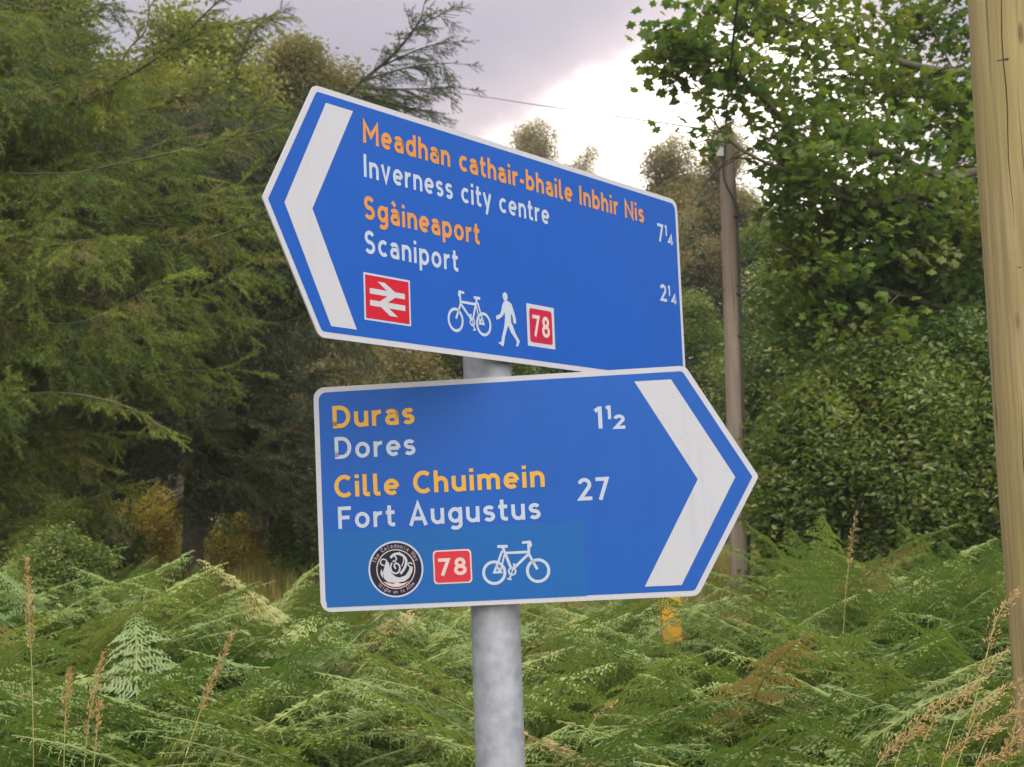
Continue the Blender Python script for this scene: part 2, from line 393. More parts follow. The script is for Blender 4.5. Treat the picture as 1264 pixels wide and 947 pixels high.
# ------------------------------------------------------------------ the fingerpost: post and its two signs
POST = (-.056775, 3.478313)
fp = empty('sign_post', (POST[0], POST[1], 0), label='grey galvanised steel post carrying both blue direction signs', cat='post')
mb = MB(); mb.tube([(0, 0, -.3), (0, 0, EYE + .90)], .057, 48, cap=False); mb.build('tube', STEEL, fp, True)
mb = MB(); mb.tube([(0, 0, EYE + .885), (0, 0, EYE + .90), (0, 0, EYE + .912), (0, 0, EYE + .918)], [.0595, .0595, .05, .02], 32); mb.build('cap', paint('cap_grey', (.3, .3, .31), .6), fp)

# ---- stroke alphabet (cap height 1, x height .71, stroke .155) in the manner of road lettering
HW = .079


def arc(cx, cy, rx, ry, a0, a1, n=None):
    n = n or max(4, int(abs(a1 - a0) / 12))
    return [(cx + rx * math.cos(R(a0 + (a1 - a0) * i / n)), cy + ry * math.sin(R(a0 + (a1 - a0) * i / n))) for i in range(n + 1)]


GL = {
    'o': (.63, [arc(.315, .355, .235, .28, 0, 360)]),
    'a': (.54, [[(.46, 0), (.46, .44)] + arc(.255, .435, .205, .20, 0, 150), [(.46, .40), (.245, .40)] + arc(.245, .24, .165, .16, 90, 270) + [(.46, .08)]]),
    'b': (.61, [[(.08, 1), (.08, 0)], arc(.305, .355, .225, .28, 0, 360)]),
    'd': (.61, [[(.53, 1), (.53, 0)], arc(.305, .355, .225, .28, 0, 360)]),
    'p': (.61, [[(.08, .71), (.08, -.28)], arc(.305, .355, .225, .28, 0, 360)]),
    'g': (.60, [[(.52, .71), (.52, -.04)] + arc(.30, -.05, .22, .165, 0, -140), arc(.30, .365, .22, .27, 0, 360)]),
    'c': (.54, [arc(.315, .355, .235, .28, 48, 312)]),
    'e': (.60, [arc(.31, .355, .23, .28, 0, 312), [(.08, .355), (.54, .355)]]),
    'h': (.57, [[(.08, 1), (.08, 0)], arc(.285, .40, .205, .235, 180, 0) + [(.49, 0)]]),
    'n': (.57, [[(.08, .71), (.08, 0)], arc(.285, .40, .205, .235, 180, 0) + [(.49, 0)]]),
    'm': (.90, [[(.08, .71), (.08, 0)], arc(.265, .42, .185, .215, 180, 0) + [(.45, 0)], arc(.635, .42, .185, .215, 180, 0) + [(.82, 0)]]),
    'i': (.17, [[(.085, .71), (.085, 0)], [(.085, 1.0), (.085, .84)]]),
    'l': (.28, [[(.08, 1), (.08, .19)] + arc(.19, .19, .11, .11, 180, 270) + [(.28, .08)]]),
    'r': (.38, [[(.08, .71), (.08, 0)], arc(.33, .37, .25, .26, 180, 80)]),
    's': (.48, [arc(.245, .50, .165, .135, 25, 270, 18) + arc(.24, .22, .17, .145, 90, -150, 18)[1:]]),
    't': (.38, [[(.15, .95), (.15, .21)] + arc(.28, .21, .13, .13, 180, 270) + [(.38, .08)], [(0, .635), (.37, .635)]]),
    'u': (.57, [[(.08, .71), (.08, .31)] + arc(.285, .31, .205, .235, 180, 360)[1:], [(.49, .71), (.49, 0)]]),
    'v': (.56, [[(.06, .74), (.28, .03), (.50, .74)]]),
    'y': (.57, [[(.06, .74), (.29, .06)], [(.52, .74), (.21, -.28)]]),
    '-': (.28, [[(0, .33), (.28, .33)]]),
    'A': (.76, [[(.06, -.02), (.38, .97), (.70, -.02)], [(.17, .29), (.59, .29)]]),
    'C': (.70, [arc(.42, .5, .335, .425, 48, 312)]),
    'D': (.72, [[(.08, .08), (.08, .92), (.28, .92)] + arc(.30, .5, .335, .42, 90, -90) + [(.08, .08), (.08, .3)]]),
    'F': (.56, [[(.08, 0), (.08, .92), (.56, .92)], [(.08, .5), (.49, .5)]]),
    'I': (.17, [[(.085, 1), (.085, 0)]]),
    'M': (.88, [[(.08, 0), (.08, .90), (.44, .36), (.80, .90), (.80, 0)]]),
    'N': (.74, [[(.08, 0), (.08, .90), (.66, .10), (.66, 1)]]),
    'S': (.62, [arc(.31, .71, .21, .21, 28, 270, 20) + arc(.305, .295, .225, .21, 90, -150, 20)[1:]]),
    'T': (.62, [[(0, .92), (.62, .92)], [(.31, .92), (.31, 0)]]),
    'W': (1.0, [[(.05, 1.0), (.27, .06), (.5, .92), (.73, .06), (.95, 1.0)]]),
    '1': (.28, [[(.20, 0), (.20, 1)], [(.02, .80), (.2, .93)]]),
    '2': (.56, [arc(.27, .70, .20, .22, 165, -28) + [(.09, .08), (.56, .08)]]),
    '4': (.62, [[(.44, 0), (.44, .90), (.08, .27), (.62, .27)]]),
    '7': (.54, [[(0, .92), (.46, .92), (.17, -.01)]]),
    '8': (.58, [arc(.29, .725, .17, .195, 0, 360), arc(.29, .295, .21, .215, 0, 360)]),
}
GL['à'] = (.54, GL['a'][1] + [[(.12, 1.02), (.30, .84)]])


def ribbon(mb, P, hw, z, closed=False):
    P = [np.array(q[:2], float) for q in P]
    Q = [P[0]]
    for q in P[1:]:
        if np.linalg.norm(q - Q[-1]) > 1e-6: Q.append(q)
    P = Q
    if np.linalg.norm(P[0] - P[-1]) < 1e-6: closed = True; P = P[:-1]
    n = len(P); Lf = []; Rt = []
    for i in range(n):
        a = P[i] - P[i - 1] if (i > 0 or closed) else None
        b = P[(i + 1) % n] - P[i] if (i < n - 1 or closed) else None
        if a is None: a = b
        if b is None: b = a
        a = a / np.linalg.norm(a); b = b / np.linalg.norm(b); d = a + b
        if np.linalg.norm(d) < 1e-6: d = a
        d /= np.linalg.norm(d); nrm = np.array([-d[1], d[0]]); k = 1 / max(.45, abs(d @ a))
        Lf.append((*(P[i] + nrm * hw * k), z)); Rt.append((*(P[i] - nrm * hw * k), z))
    F = [(n + i, n + (i + 1) % n, (i + 1) % n, i) for i in range(n if closed else n - 1)]
    mb.add(Lf + Rt, F)


def fan(mb, P, z): mb.add([(p[0], p[1], z) for p in P], [tuple(range(len(P)))])


def lettering(mb, text, x0, x1, y0, cap, z, gap=.155, space=.60, hw=HW):
    """set text so its ink runs from x0 to x1 with the given cap height"""
    w = 0; items = []
    for ch in text:
        if ch == ' ': w += space - gap; continue
        items.append((ch, w)); w += GL[ch][0] + gap
    w -= gap; sx = (x1 - x0) / w; k = 0
    for ch, ox in items:
        for st in GL[ch][1]:
            ribbon(mb, [(x0 + (ox + p[0]) * sx, y0 + p[1] * cap) for p in st], hw * (cap * .5 + sx * .5), z + (k % 5) * .00008); k += 1


def word_spans(text, x0, x1, gap=.155, space=.60):
    """each word of a line with the stretch of the line that it fills"""
    w = 0; out = []
    for word in text.split(' '):
        a = w
        for ch in word: w += GL[ch][0] + gap
        out.append((word, a, w - gap)); w += space - gap
    w = out[-1][2]
    return [(t_, x0 + a * (x1 - x0) / w, x0 + b * (x1 - x0) / w) for t_, a, b in out]


def rounded(pts, rad, n=7):
    out = []; m = len(pts)
    for i in range(m):
        p = np.array(pts[i], float); a = np.array(pts[i - 1], float) - p; b = np.array(pts[(i + 1) % m], float) - p
        a /= np.linalg.norm(a); b /= np.linalg.norm(b); r = rad[i] if hasattr(rad, '__len__') else rad
        half = math.acos(max(-1, min(1, a @ b))) / 2; t = r / math.tan(half); c = p + (a + b) / np.linalg.norm(a + b) * (r / math.sin(half))
        s = p + a * t - c; e = p + b * t - c; a0 = math.atan2(s[1], s[0]); a1 = math.atan2(e[1], e[0])
        d = (a1 - a0 + math.pi) % (2 * math.pi) - math.pi
        for j in range(n + 1):
            an = a0 + d * j / n; out.append((c[0] + r * math.cos(an), c[1] + r * math.sin(an)))
    return out


def prism(P, z0, z1):
    n = len(P); V = [(x, y, z0) for x, y in P] + [(x, y, z1) for x, y in P]
    return V, [tuple(range(n))[::-1], tuple(range(n, 2 * n))] + [(i, (i + 1) % n, n + (i + 1) % n, n + i) for i in range(n)]


def inset(pts, d):
    out = []; m = len(pts)
    for i in range(m):
        p = np.array(pts[i], float); a = np.array(pts[i - 1], float) - p; b = np.array(pts[(i + 1) % m], float) - p
        a /= np.linalg.norm(a); b /= np.linalg.norm(b); half = math.acos(max(-1, min(1, a @ b))) / 2
        out.append(tuple(p + (a + b) / np.linalg.norm(a + b) * (d / math.sin(half))))
    return out


def sign_root(name, o, U, Vv, **k):
    e = empty(name, **k); U = Vector(U).normalized(); Vv = Vector(Vv); n = U.cross(Vv).normalized(); Vv = n.cross(U)
    m = Matrix.Identity(4)
    for i in range(3): m[i][0] = U[i]; m[i][1] = Vv[i]; m[i][2] = n[i]; m[i][3] = o[i] + (EYE if i == 2 else 0)
    e.matrix_world = m; return e


def flat(name, fn, mat, parent, label=None):
    mb = MB(); fn(mb); o = mb.build(name, mat, parent)
    if label: o['label'] = label
    return o


def bicycle(mb, ox, oy, mir, z):
    k = [0]

    def S(P, hw):
        ribbon(mb, [(ox + mir * x, oy + y) for x, y in P], hw, z + (k[0] % 7) * .00008); k[0] += 1
    for cx in (0, .1): S(arc(cx, 0, .0243, .0243, 0, 360, 36), .0033)
    S([(.010, .0585), (.0335, .0580)], .0032); S([(.022, .057), (.0385, .009)], .0030); S([(.0255, .043), (.079, .043)], .0030)
    S([(.0205, .048), (0, .0005), (.0155, .0005), (.006, .015)], .0026); S([(.0255, .040), (.0135, .0)], .002)
    S([(.0785, .037), (.0455, .008)], .0030); S([(.0815, .064), (.081, .038), (.0985, .003)], .0030)
    S([(.0665, .0645), (.0845, .0655), (.0865, .058), (.081, .053)], .0028)
    S(arc(.0412, .001, .0078, .0078, 0, 360, 24), .0020); S([(.041, .001), (.0475, .0165)], .002); S([(.0432, .0175), (.0525, .0155)], .0018)
    S([(.0405, .0), (.0345, -.0155)], .002); S([(.029, -.0145), (.039, -.0175)], .0018)


H = .5178; TW = H / 2 * math.tan(R(30))
# ---------------- upper sign (points left)
A = sign_root('direction_sign', (-.37929, 2.92293, .42986), (.605996, .795465, -.002228), (-.003287, .005305, .999981),
              label='upper blue sign pointing left towards Inverness city centre and Scaniport', cat='road sign', group='blue direction signs on the post')
WA = 1.4130
pent = [(0, 0), (WA, 0), (WA, H), (0, H), (-TW + .003, H / 2)]
rad = [.022, .030, .030, .022, .010]
V, F = prism(rounded(pent, rad), -.003, 0)
mesh_obj('panel', V, F, SIGN_WHITE, A)
flat('blue_field', lambda m: fan(m, rounded(inset(pent, .0125), [.012, .020, .020, .012, .004]), .0004), SIGN_BLUE, A)
chev = [(.033, .487), (.113, .487), (-.0125, .2590), (.1075, .0255), (.033, .0255), (-.0890, .2590)]
flat('chevron', lambda m: fan(m, chev, .0008), SIGN_WHITE, A)
for txt, x0, x1, y, mt in (('Meadhan cathair-bhaile Inbhir Nis', .1418, 1.2345, .4259, YELLOW_UP), ('Inverness city centre', .1410, .7985, .3524, LETTER_WHITE),
                           ('Sgàineaport', .1385, .5225, .2630, YELLOW_UP), ('Scaniport', .1370, .4418, .1895, LETTER_WHITE)):
    for wd, xa, xb in word_spans(txt, x0, x1):
        flat('word', lambda m: lettering(m, wd, xa, xb, y, .0492, .0009, hw=.092 if mt == YELLOW_UP else .082), mt, A, 'word %s in %s' % (wd, 'amber-tinted yellow' if mt == YELLOW_UP else 'white'))


def frac(m, n, d, x0, x1, y, cap, big, z=.0009):
    w = GL[big][0] + .13 + GL[n][0] * .62 + .10 + GL[d][0] * .70; k = (x1 - x0) / w; x = x0
    lettering(m, big, x, x + GL[big][0] * k, y, cap, z); x += (GL[big][0] + .13) * k
    lettering(m, n, x, x + GL[n][0] * k * .62, y + cap * .40, cap * .62, z, hw=.10); x += (GL[n][0] * .62 + .08) * k
    lettering(m, d, x, x + GL[d][0] * k * .72, y - cap * .04, cap * .60, z, hw=.10)


flat('distance_number', lambda m: frac(m, '1', '4', 1.3010, 1.3800, .3870, .0490, '7'), LETTER_WHITE, A, 'white distance 7 1/4')
flat('distance_number', lambda m: frac(m, '1', '4', 1.2990, 1.3824, .2225, .0460, '2'), LETTER_WHITE, A, 'white distance 2 1/4')
# rail station badge: red square, white border, white double arrow
bd = tag(flat('station_badge', lambda m: fan(m, [(.1312, .0490), (.2765, .0490), (.2765, .1487), (.1312, .1487)], .0008), LETTER_WHITE, A), 'red square badge with white double arrow')
flat('red_field', lambda m: fan(m, [(.1362, .0532), (.2715, .0532), (.2715, .1445), (.1362, .1445)], .0012), RED_UP, bd)


def darrow(m):
    for k, P in enumerate(([(.1486, .1054), (.2583, .1054), (.2583, .1171), (.1486, .1171)], [(.1486, .0803), (.2583, .0803), (.2583, .0920), (.1486, .0920)],
                           [(.1727, .1335), (.2035, .1156), (.2289, .1161), (.1953, .1335)], [(.1751, .0900), (.1995, .0900), (.2310, .1075), (.2062, .1075)],
                           [(.1780, .0826), (.2021, .0826), (.2339, .0642), (.2086, .0642)])):
        if k in (2,): P = P[::-1]
        if k == 4: P = P[::-1]
        fan(m, P, .0016 + k * .00008)


flat('double_arrow', darrow, SIGN_WHITE, bd)
flat('bicycle_symbol', lambda m: bicycle(m, .5268, .0790, -1, .0009), LETTER_WHITE, A, 'white bicycle symbol facing left')
PERSON = [(0.6066, 0.1421), (0.6033, 0.1388), (0.5983, 0.1315), (0.5944, 0.1191), (0.5893, 0.1101), (0.5735, 0.1036), (0.5745, 0.0949), (0.5854, 0.0977), (0.5995, 0.1064), (0.6058, 0.1155), (0.6072, 0.106), (0.605, 0.0889), (0.5993, 0.0715), (0.5926, 0.0565), (0.59, 0.0443), (0.5791, 0.0429), (0.5812, 0.0399), (0.5971, 0.0342), (0.6007, 0.0429), (0.6043, 0.0576), (0.6118, 0.0728), (0.618, 0.0854), (0.6284, 0.0696), (0.6452, 0.0554), (0.6495, 0.0486), (0.645, 0.0397), (0.6529, 0.0392), (0.6608, 0.052), (0.6553, 0.0588), (0.6442, 0.0711), (0.6372, 0.0849), (0.6299, 0.0939), (0.63, 0.1157), (0.6359, 0.109), (0.6388, 0.0924), (0.6495, 0.0935), (0.6489, 0.1031), (0.6432, 0.1195), (0.6345, 0.138), (0.6231, 0.1428), (0.6153, 0.1443)]
flat('walker_symbol', lambda m: (fan(m, PERSON, .0009), fan(m, arc(.6104, .1530, .0094, .0100, 0, 350, 20), .00098)), LETTER_WHITE, A, 'white walking person symbol facing left')


def badge78(x0, x1, y0, y1, red, border, parent, square, bt, tx, lc):
    P = [(x0, y0), (x1, y0), (x1, y1), (x0, y1)]
    b = tag(flat('route_badge', lambda m: fan(m, P if square else rounded(P, .009), .0009), border, parent), 'red route badge reading 78')
    flat('red_field', lambda m: fan(m, rounded(inset(P, bt), .008), .0013), red, b)
    w = x1 - x0; h = y1 - y0
    flat('lettering', lambda m: lettering(m, '78', x0 + tx * w, x1 - tx * w, y0 + .25 * h, .50 * h, .0017, gap=.16, hw=.085), lc, b)


badge78(.6920, .8025, .0452, .1467, RED_DARK, SIGN_WHITE, A, True, .0100, .19, PINK)

# ---------------- lower sign (points right)
B = sign_root('direction_sign', (-.44973, 3.43889, -.13141), (.994499, -.103878, .013462), (-.014129, -.005683, .999884),
              label='lower blue sign pointing right towards Dores and Fort Augustus', cat='road sign', group='blue direction signs on the post')
WB = .8576; x_ = -.006
pent = [(x_, 0), (WB - .004, 0), (WB - .002, H), (x_, H), ]
pent = [(x_, 0), (WB - .004, 0), (WB + TW - .003, H / 2), (WB - .002, H), (x_, H)]
V, F = prism(rounded(pent, [.026, .022, .010, .022, .026]), -.003, 0)
mesh_obj('panel', V, F, SIGN_WHITE, B)
flat('blue_field', lambda m: fan(m, rounded(inset(pent, .0120), [.018, .012, .004, .012, .018]), .0004), SIGN_BLUE_LOW, B)
chev = [(.739, .4885), (.8685, .2595), (.7360, .0255), (.8185, .0255), (.9522, .2600), (.8220, .4885)]
flat('chevron', lambda m: fan(m, chev, .0008), SIGN_WHITE, B)
pp = flat('overlay_patch', lambda m: fan(m, [(.0085, .0105), (.6045, .0105), (.6085, .178), (.0085, .1815)], .0007), SIGN_TEAL, B, 'greener blue rectangle stuck over the lower left')
for txt, x0, x1, y, mt in (('Duras', .0380, .2293, .4215, YELLOW_LOW), ('Dores', .0400, .2286, .3496, LETTER_WHITE),
                           ('Cille Chuimein', .0360, .5229, .2606, YELLOW_LOW), ('Fort Augustus', .0420, .5099, .1885, LETTER_WHITE)):
    for wd, xa, xb in word_spans(txt, x0, x1):
        flat('word', lambda m: lettering(m, wd, xa, xb, y, .0505, .0010, hw=.090 if mt == YELLOW_LOW else .080), mt, B, 'word %s in %s' % (wd, 'yellow' if mt == YELLOW_LOW else 'white'))
flat('distance_number', lambda m: frac(m, '1', '2', .6440, .7133, .3858, .0505, '1'), LETTER_WHITE, B, 'white distance 1 1/2')
flat('distance_number', lambda m: lettering(m, '27', .5975, .6689, .2250, .0505, .0009), LETTER_WHITE, B, 'white distance 27')
badge78(.2588, .3472, .0520, .1284, RED_LOW, PINK, B, False, .0032, .13, PINK)
flat('bicycle_symbol', lambda m: bicycle(m, .3980, .0722, 1, .0012), LETTER_WHITE, B, 'white bicycle symbol facing right')
RC = (.1722, .0907)
rb = tag(flat('round_badge', lambda m: fan(m, arc(*RC, .0637, .0640, 0, 355, 60), .0011), LETTER_WHITE, B), 'round black and white trail emblem with a curling boat')
flat('black_ring', lambda m: fan(m, arc(*RC, .0598, .0600, 0, 355, 60), .0014), INK, rb)
flat('inner_ring', lambda m: ribbon(m, arc(*RC, .0440, .0440, 0, 360, 60), .0010, .0017), PINK, rb)


def emblem(m):
    P = [(0.1474, 0.1001), (0.1501, 0.1095), (0.1569, 0.1061), (0.158, 0.094), (0.1621, 0.0817), (0.1707, 0.0737), (0.181, 0.071), (0.194, 0.0753), (0.2021, 0.0863), (0.2052, 0.0956), (0.2121, 0.0934), (0.2097, 0.0821), (0.2026, 0.07), (0.1915, 0.0622), (0.1721, 0.0593), (0.1528, 0.062), (0.1435, 0.0712), (0.1422, 0.0852)]
    fan(m, P[::-1], .0018); fan(m, [(0.1386, 0.093), (0.1421, 0.0833), (0.1408, 0.0713), (0.1362, 0.0817)][::-1], .00182)
    for k, (Q, w) in enumerate((([(0.1474, 0.1001), (0.142, 0.1008), (0.1375, 0.1055), (0.1386, 0.1119), (0.1445, 0.1147), (0.151, 0.1113), (0.153, 0.1048)], .0014),
                                ([(0.2082, 0.0935), (0.2026, 0.0964), (0.2008, 0.1011), (0.2056, 0.1039), (0.2108, 0.0998)], .0014),
                                ([(0.1726, 0.0914), (0.169, 0.0972), (0.1719, 0.1039), (0.1784, 0.1014), (0.1819, 0.0929), (0.1777, 0.0832), (0.1691, 0.0813), (0.1616, 0.0881), (0.1605, 0.0976), (0.1643, 0.1058)], .0018),
                                ([(0.1609, 0.1166), (0.1689, 0.1238), (0.1806, 0.1251), (0.1919, 0.1189), (0.1972, 0.1073), (0.1927, 0.0924), (0.1825, 0.0796)], .0028),
                                ([(0.1807, 0.1289), (0.19, 0.1209), (0.191, 0.1076), (0.1859, 0.0965)], .0011), ([(0.161, 0.1204), (0.1677, 0.1219), (0.1744, 0.1159), (0.171, 0.1085), (0.1656, 0.1095)], .0015))):
        ribbon(m, [p[:2] for p in smoothpath([(*q, 0) for q in Q], 4)], w, .00188 + k * .00007)


flat('boat_emblem', emblem, SIGN_WHITE, rb)
flat('water', lambda m: fan(m, [(RC[0] + .0405 * math.cos(R(a)), RC[1] + .0405 * math.sin(R(a))) for a in range(222, 319, 6)] + [(.195, .0595), (.184, .0575), (.174, .0600), (.163, .0575), (.153, .0605)], .0017), PINK, rb)


def ring_text(m, text, rr, a0, a1, cap, inward):
    n = len(text)
    for i, ch in enumerate(text):
        if ch == ' ': continue
        an = R(a0 + (a1 - a0) * i / (n - 1)); th = an - math.pi / 2 if not inward else an + math.pi / 2
        cx, cy = RC[0] + rr * math.cos(an), RC[1] + rr * math.sin(an); w = GL[ch][0] * cap
        for st in GL[ch][1]:
            ribbon(m, [(cx + (p[0] * cap - w / 2) * math.cos(th) - (p[1] - .4) * cap * math.sin(th), cy + (p[0] * cap - w / 2) * math.sin(th) + (p[1] - .4) * cap * math.cos(th)) for p in st], .085 * cap, .0018 + (i % 3) * .00008)


flat('lettering', lambda m: ring_text(m, 'The Caledonia Way', .0520, 158, 22, .0092, False), RING_INK, rb)
flat('lettering', lambda m: ring_text(m, 'Slighe an Is Alba', .0520, 222, 318, .0080, True), RING_INK, rb)

# fixings on the back of both signs
for root, u0, w0, w1 in ((A, .6372, .05, WA - .06), (B, .3867, .03, WB - .02)):
    for yy in (.11, .40):
        mb = MB(); mb.box(w0, w1, yy - .014, yy + .014, -.020, -.0035); mb.build('mounting_rail', ALU, root)
        mb = MB(); mb.tube([(u0 + .066 * math.cos(R(a)), yy, -.0802 + .066 * math.sin(R(a)) * 1.0) for a in range(35, -216, -10)], .005, 6)
        mb.build('post_clip', ALU, root, True)

# ------------------------------------------------------------------ poles
d0 = 4.15
pb = at(1322, 900, d0); tp = at(1252, -60, d0)     # axis
ax = (tp - pb) / (tp[2] - pb[2])
PN = empty('utility_pole', tuple(pb - ax * (pb[2] - gh(pb[0], pb[1]))), label='thick yellowish wooden utility pole cut off by the right edge', cat='utility pole')
mb = MB(); zs = np.linspace(-.4, 8, 60); P_ = []; r_ = []
for z in zs: P_.append((ax[0] * z + .004 * math.sin(z * 2.1), ax[1] * z, z)); r_.append(.150 - .0035 * z + .0012 * math.sin(z * 5))
mb.tube(P_, r_, 40); mb.build('shaft', POLE_NEAR, PN, True)


def on_pole(px, py):
    c = at(px, py, d0 - .12); return np.array(c) - np.array(PN.location)


for (px, py, w, h) in ((1222, 72, .06, .010), (1232, 145, .016, .006), (1222, 330, .03, .006), (1240, 520, .012, .008), (1226, 210, .010, .005), (1246, 690, .020, .006)):
    c = on_pole(px, py)
    # snap to the shaft surface
    z = c[2]; cx = ax[0] * z; r = .150 - .0035 * z
    dx = max(-r * .95, min(r * .95, c[0] - cx)); y = -math.sqrt(max(0, r * r - dx * dx)) + ax[1] * z
    dx = max(dx, -r * .62); yy = lambda q: -math.sqrt(max(0, r * r - q * q)) + ax[1] * z + h * .8
    mb = MB(); mb.tube([(cx + q, yy(q), z + e_) for q, e_ in ((dx - w / 2, .003), (dx - w * .2, 0), (dx + w * .15, -.003), (dx + w / 2, .003))], [.002, h * .8, h, .002], 8)
    mb.build('knot', paint('dark_knot', (.055, .035, .022), .9, .3), PN, True)
for a0_, z0_, z1_ in ((-118, 1.1, 2.9), (-104, 2.0, 3.6), (-88, .9, 2.1), (-131, 2.4, 3.3), (-97, 1.2, 1.75), (-110, 3.0, 4.0), (-140, 1.0, 2.0), (-78, 1.8, 3.2)):
    mb = MB(); pp_ = []
    for k in range(14):
        z = z0_ + (z1_ - z0_) * k / 13; an = R(a0_) + .02 * math.sin(k * 1.3 + a0_) + .004 * k; rr_ = .150 - .0035 * z + .0012 * math.sin(z * 5) - .0004
        pp_.append((ax[0] * z + .004 * math.sin(z * 2.1) + rr_ * math.cos(an), ax[1] * z + rr_ * math.sin(an), z))
    mb.tube(pp_, [.0002 + .0016 * math.sin(math.pi * k / 13) for k in range(14)], 5); mb.build('crack', CRACK, PN, True)
dF = 12.5
b0 = at(917.5, 800, dF); t0 = at(896.5, 165, dF); axf = (t0 - b0) / (t0[2] - b0[2])
PF = empty('utility_pole', tuple(b0 - axf * (b0[2] - gh(b0[0], b0[1]) + .0)), label='thin grey brown wooden utility pole behind the tip of the lower sign', cat='utility pole')
zt = t0[2] - PF.location[2]
mb = MB(); mb.tube([axf * z for z in np.linspace(-.3, zt, 24)], list(np.linspace(.090, .066, 24)), 20); mb.build('shaft', POLE_FAR, PF, True)
mb = MB(); c = at(893, 186, dF - .08) - np.array(PF.location); mb.box(c[0] - .06, c[0] - .005, c[1] - .04, c[1] + .02, c[2] - .055, c[2] + .03); mb.build('junction_box', WHITE_BOX, PF)
mb = MB(); pth = [at(*q, dF - .085) - np.array(PF.location) for q in ((897, 160), (893, 205), (895, 225), (905, 245), (910, 262), (911, 300), (914, 360), (916, 470), (921, 620), (925, 740))]
mb.tube(smoothpath(pth, 4), .008, 6); mb.build('down_cable', CABLE, PF, True)
for py in (266, 362, 414): 
    c = at(908 + (py - 266) * .03, py, dF - .08) - np.array(PF.location); mb = MB(); mb.box(c[0] - .01, c[0] + .06, c[1] - .02, c[1] + .02, c[2] - .009, c[2] + .009); mb.build('cable_clip', CABLE, PF)
mb = MB(); mb.tube(smoothpath([at(895, 166, dF - .02), at(899, 110, 11.2), at(906, 40, 9.8), at(914, -60, 8.2), at(925, -700, 4)], 6), .009, 6)
tag(mb.build('overhead_cable', CABLE, None, True), 'black cable rising from the top of the thin pole', 'cable')
mb = MB(); mb.tube(smoothpath([at(895, 163, dF), at(665, 130, 22), at(540, 112, 31), at(300, 84, 40), at(-900, -20, 60)], 6), .007, 5)
tag(mb.build('overhead_wire', CABLE, None, True), 'thin wire crossing the sky above the upper sign', 'wire')

# yellow marker post behind the lower sign
c = at(828, 770, 8.2)
YP = empty('marker_post', (c[0], c[1], gh(c[0], c[1])), R(8), label='yellow plastic marker post just below the lower sign tip', cat='marker post')
mb = MB(); hp = float(at(828, 712, 8.2)[2]) - YP.location[2]; mb.box(-.052, .052, -.03, .03, -.1, hp); mb.build('shaft', YELLOW_POST, YP)
mb = MB(); mb.add([(-.052, -.03, hp + .002), (.052, -.03, hp + .002), (.052, .03, hp + .002), (-.052, .03, hp + .002), (-.03, -.01, hp + .04), (.03, -.01, hp + .04), (.03, .01, hp + .04), (-.03, .01, hp + .04)], [(0, 1, 5, 4), (1, 2, 6, 5), (2, 3, 7, 6), (3, 0, 4, 7), (4, 5, 6, 7), (3, 2, 1, 0)]); mb.build('cap', YELLOW_POST, YP)


def rock(px, py, Y, sx, sy, sz, label):
    c = at(px, py, Y); top = c[2]; g = float(gh(c[0], Y)); sz = (top - g) * .62; c[2] = top - sz; V = []; n = 14; m_ = 9
    for i in range(m_ + 1):
        for k in range(n):
            a = math.pi * i / m_; b = 2 * math.pi * k / n; q = 1 + .07 * math.sin(2 * b + i * .6) + .05 * math.cos(3 * b - i) + random.uniform(-.02, .02)
            V.append((sx * math.sin(a) * math.cos(b) * q, sy * math.sin(a) * math.sin(b) * q, sz * math.cos(a) * (q if 0 < i < m_ else 1)))
    F = [(i * n + k, (i + 1) * n + k, (i + 1) * n + (k + 1) % n, i * n + (k + 1) % n) for i in range(m_) for k in range(n)]
    o = mesh_obj('rock', V, F, STONE, smooth=True); o.location = c; tag(o, label, 'rock')


rock(266, 762, 9.0, .20, .18, 0, 'grey lichened rock among bracken below the dark tree trunk')
rock(497, 764, 9.4, .12, .12, 0, 'small brown rock in the bracken under the round emblem')

# ------------------------------------------------------------------ foliage pieces (sources that the crowns instance)


def leaf_cluster(name, n, spread, size, mat, droop=0., flat_=.7, lobed=False, seed=1, aspect=.55):
    r = np.random.default_rng(seed); mb = MB(); V = []; F = []
    for i in range(n):
        d = unit(r.normal(size=3)); c = d * spread * r.uniform(.15, 1) ** .6; c[2] *= flat_; c[2] -= droop * np.hypot(c[0], c[1])
        s = size * r.uniform(.65, 1.25)
        nrm = unit(np.array([r.normal() * .55, r.normal() * .55, 1.0])); u = unit(np.cross(nrm, r.normal(size=3))); v = np.cross(nrm, u)
        b = len(V)
        if lobed:
            sh = [(0, 0), (.16, .30), (.48, .38), (.34, .60), (.52, .84), (.26, .80), (.0, 1.15)]
            pts = sh + [(-x, y) for x, y in sh[1:-1][::-1]]
            for x, y in pts: V.append(c + u * (x * s) + v * (y * s) - nrm * (abs(x) * .25 + y * y * .12) * s)
            k = len(pts); cc = len(V); V.append(c + v * (.5 * s)); F += [(b + j, b + (j + 1) % k, cc) for j in range(k)]
        else:
            w = aspect
            for x, y, z in ((0, 0, 0), (w / 2, .45, .08), (0, 1, -.06), (-w / 2, .45, .08)): V.append(c + u * (x * s) + v * (y * s) + nrm * (z * s))
            F += [(b, b + 1, b + 2), (b, b + 2, b + 3)]
    # a few twigs holding the leaves
    o = mesh_obj(name, V, F, mat, link=False); return o


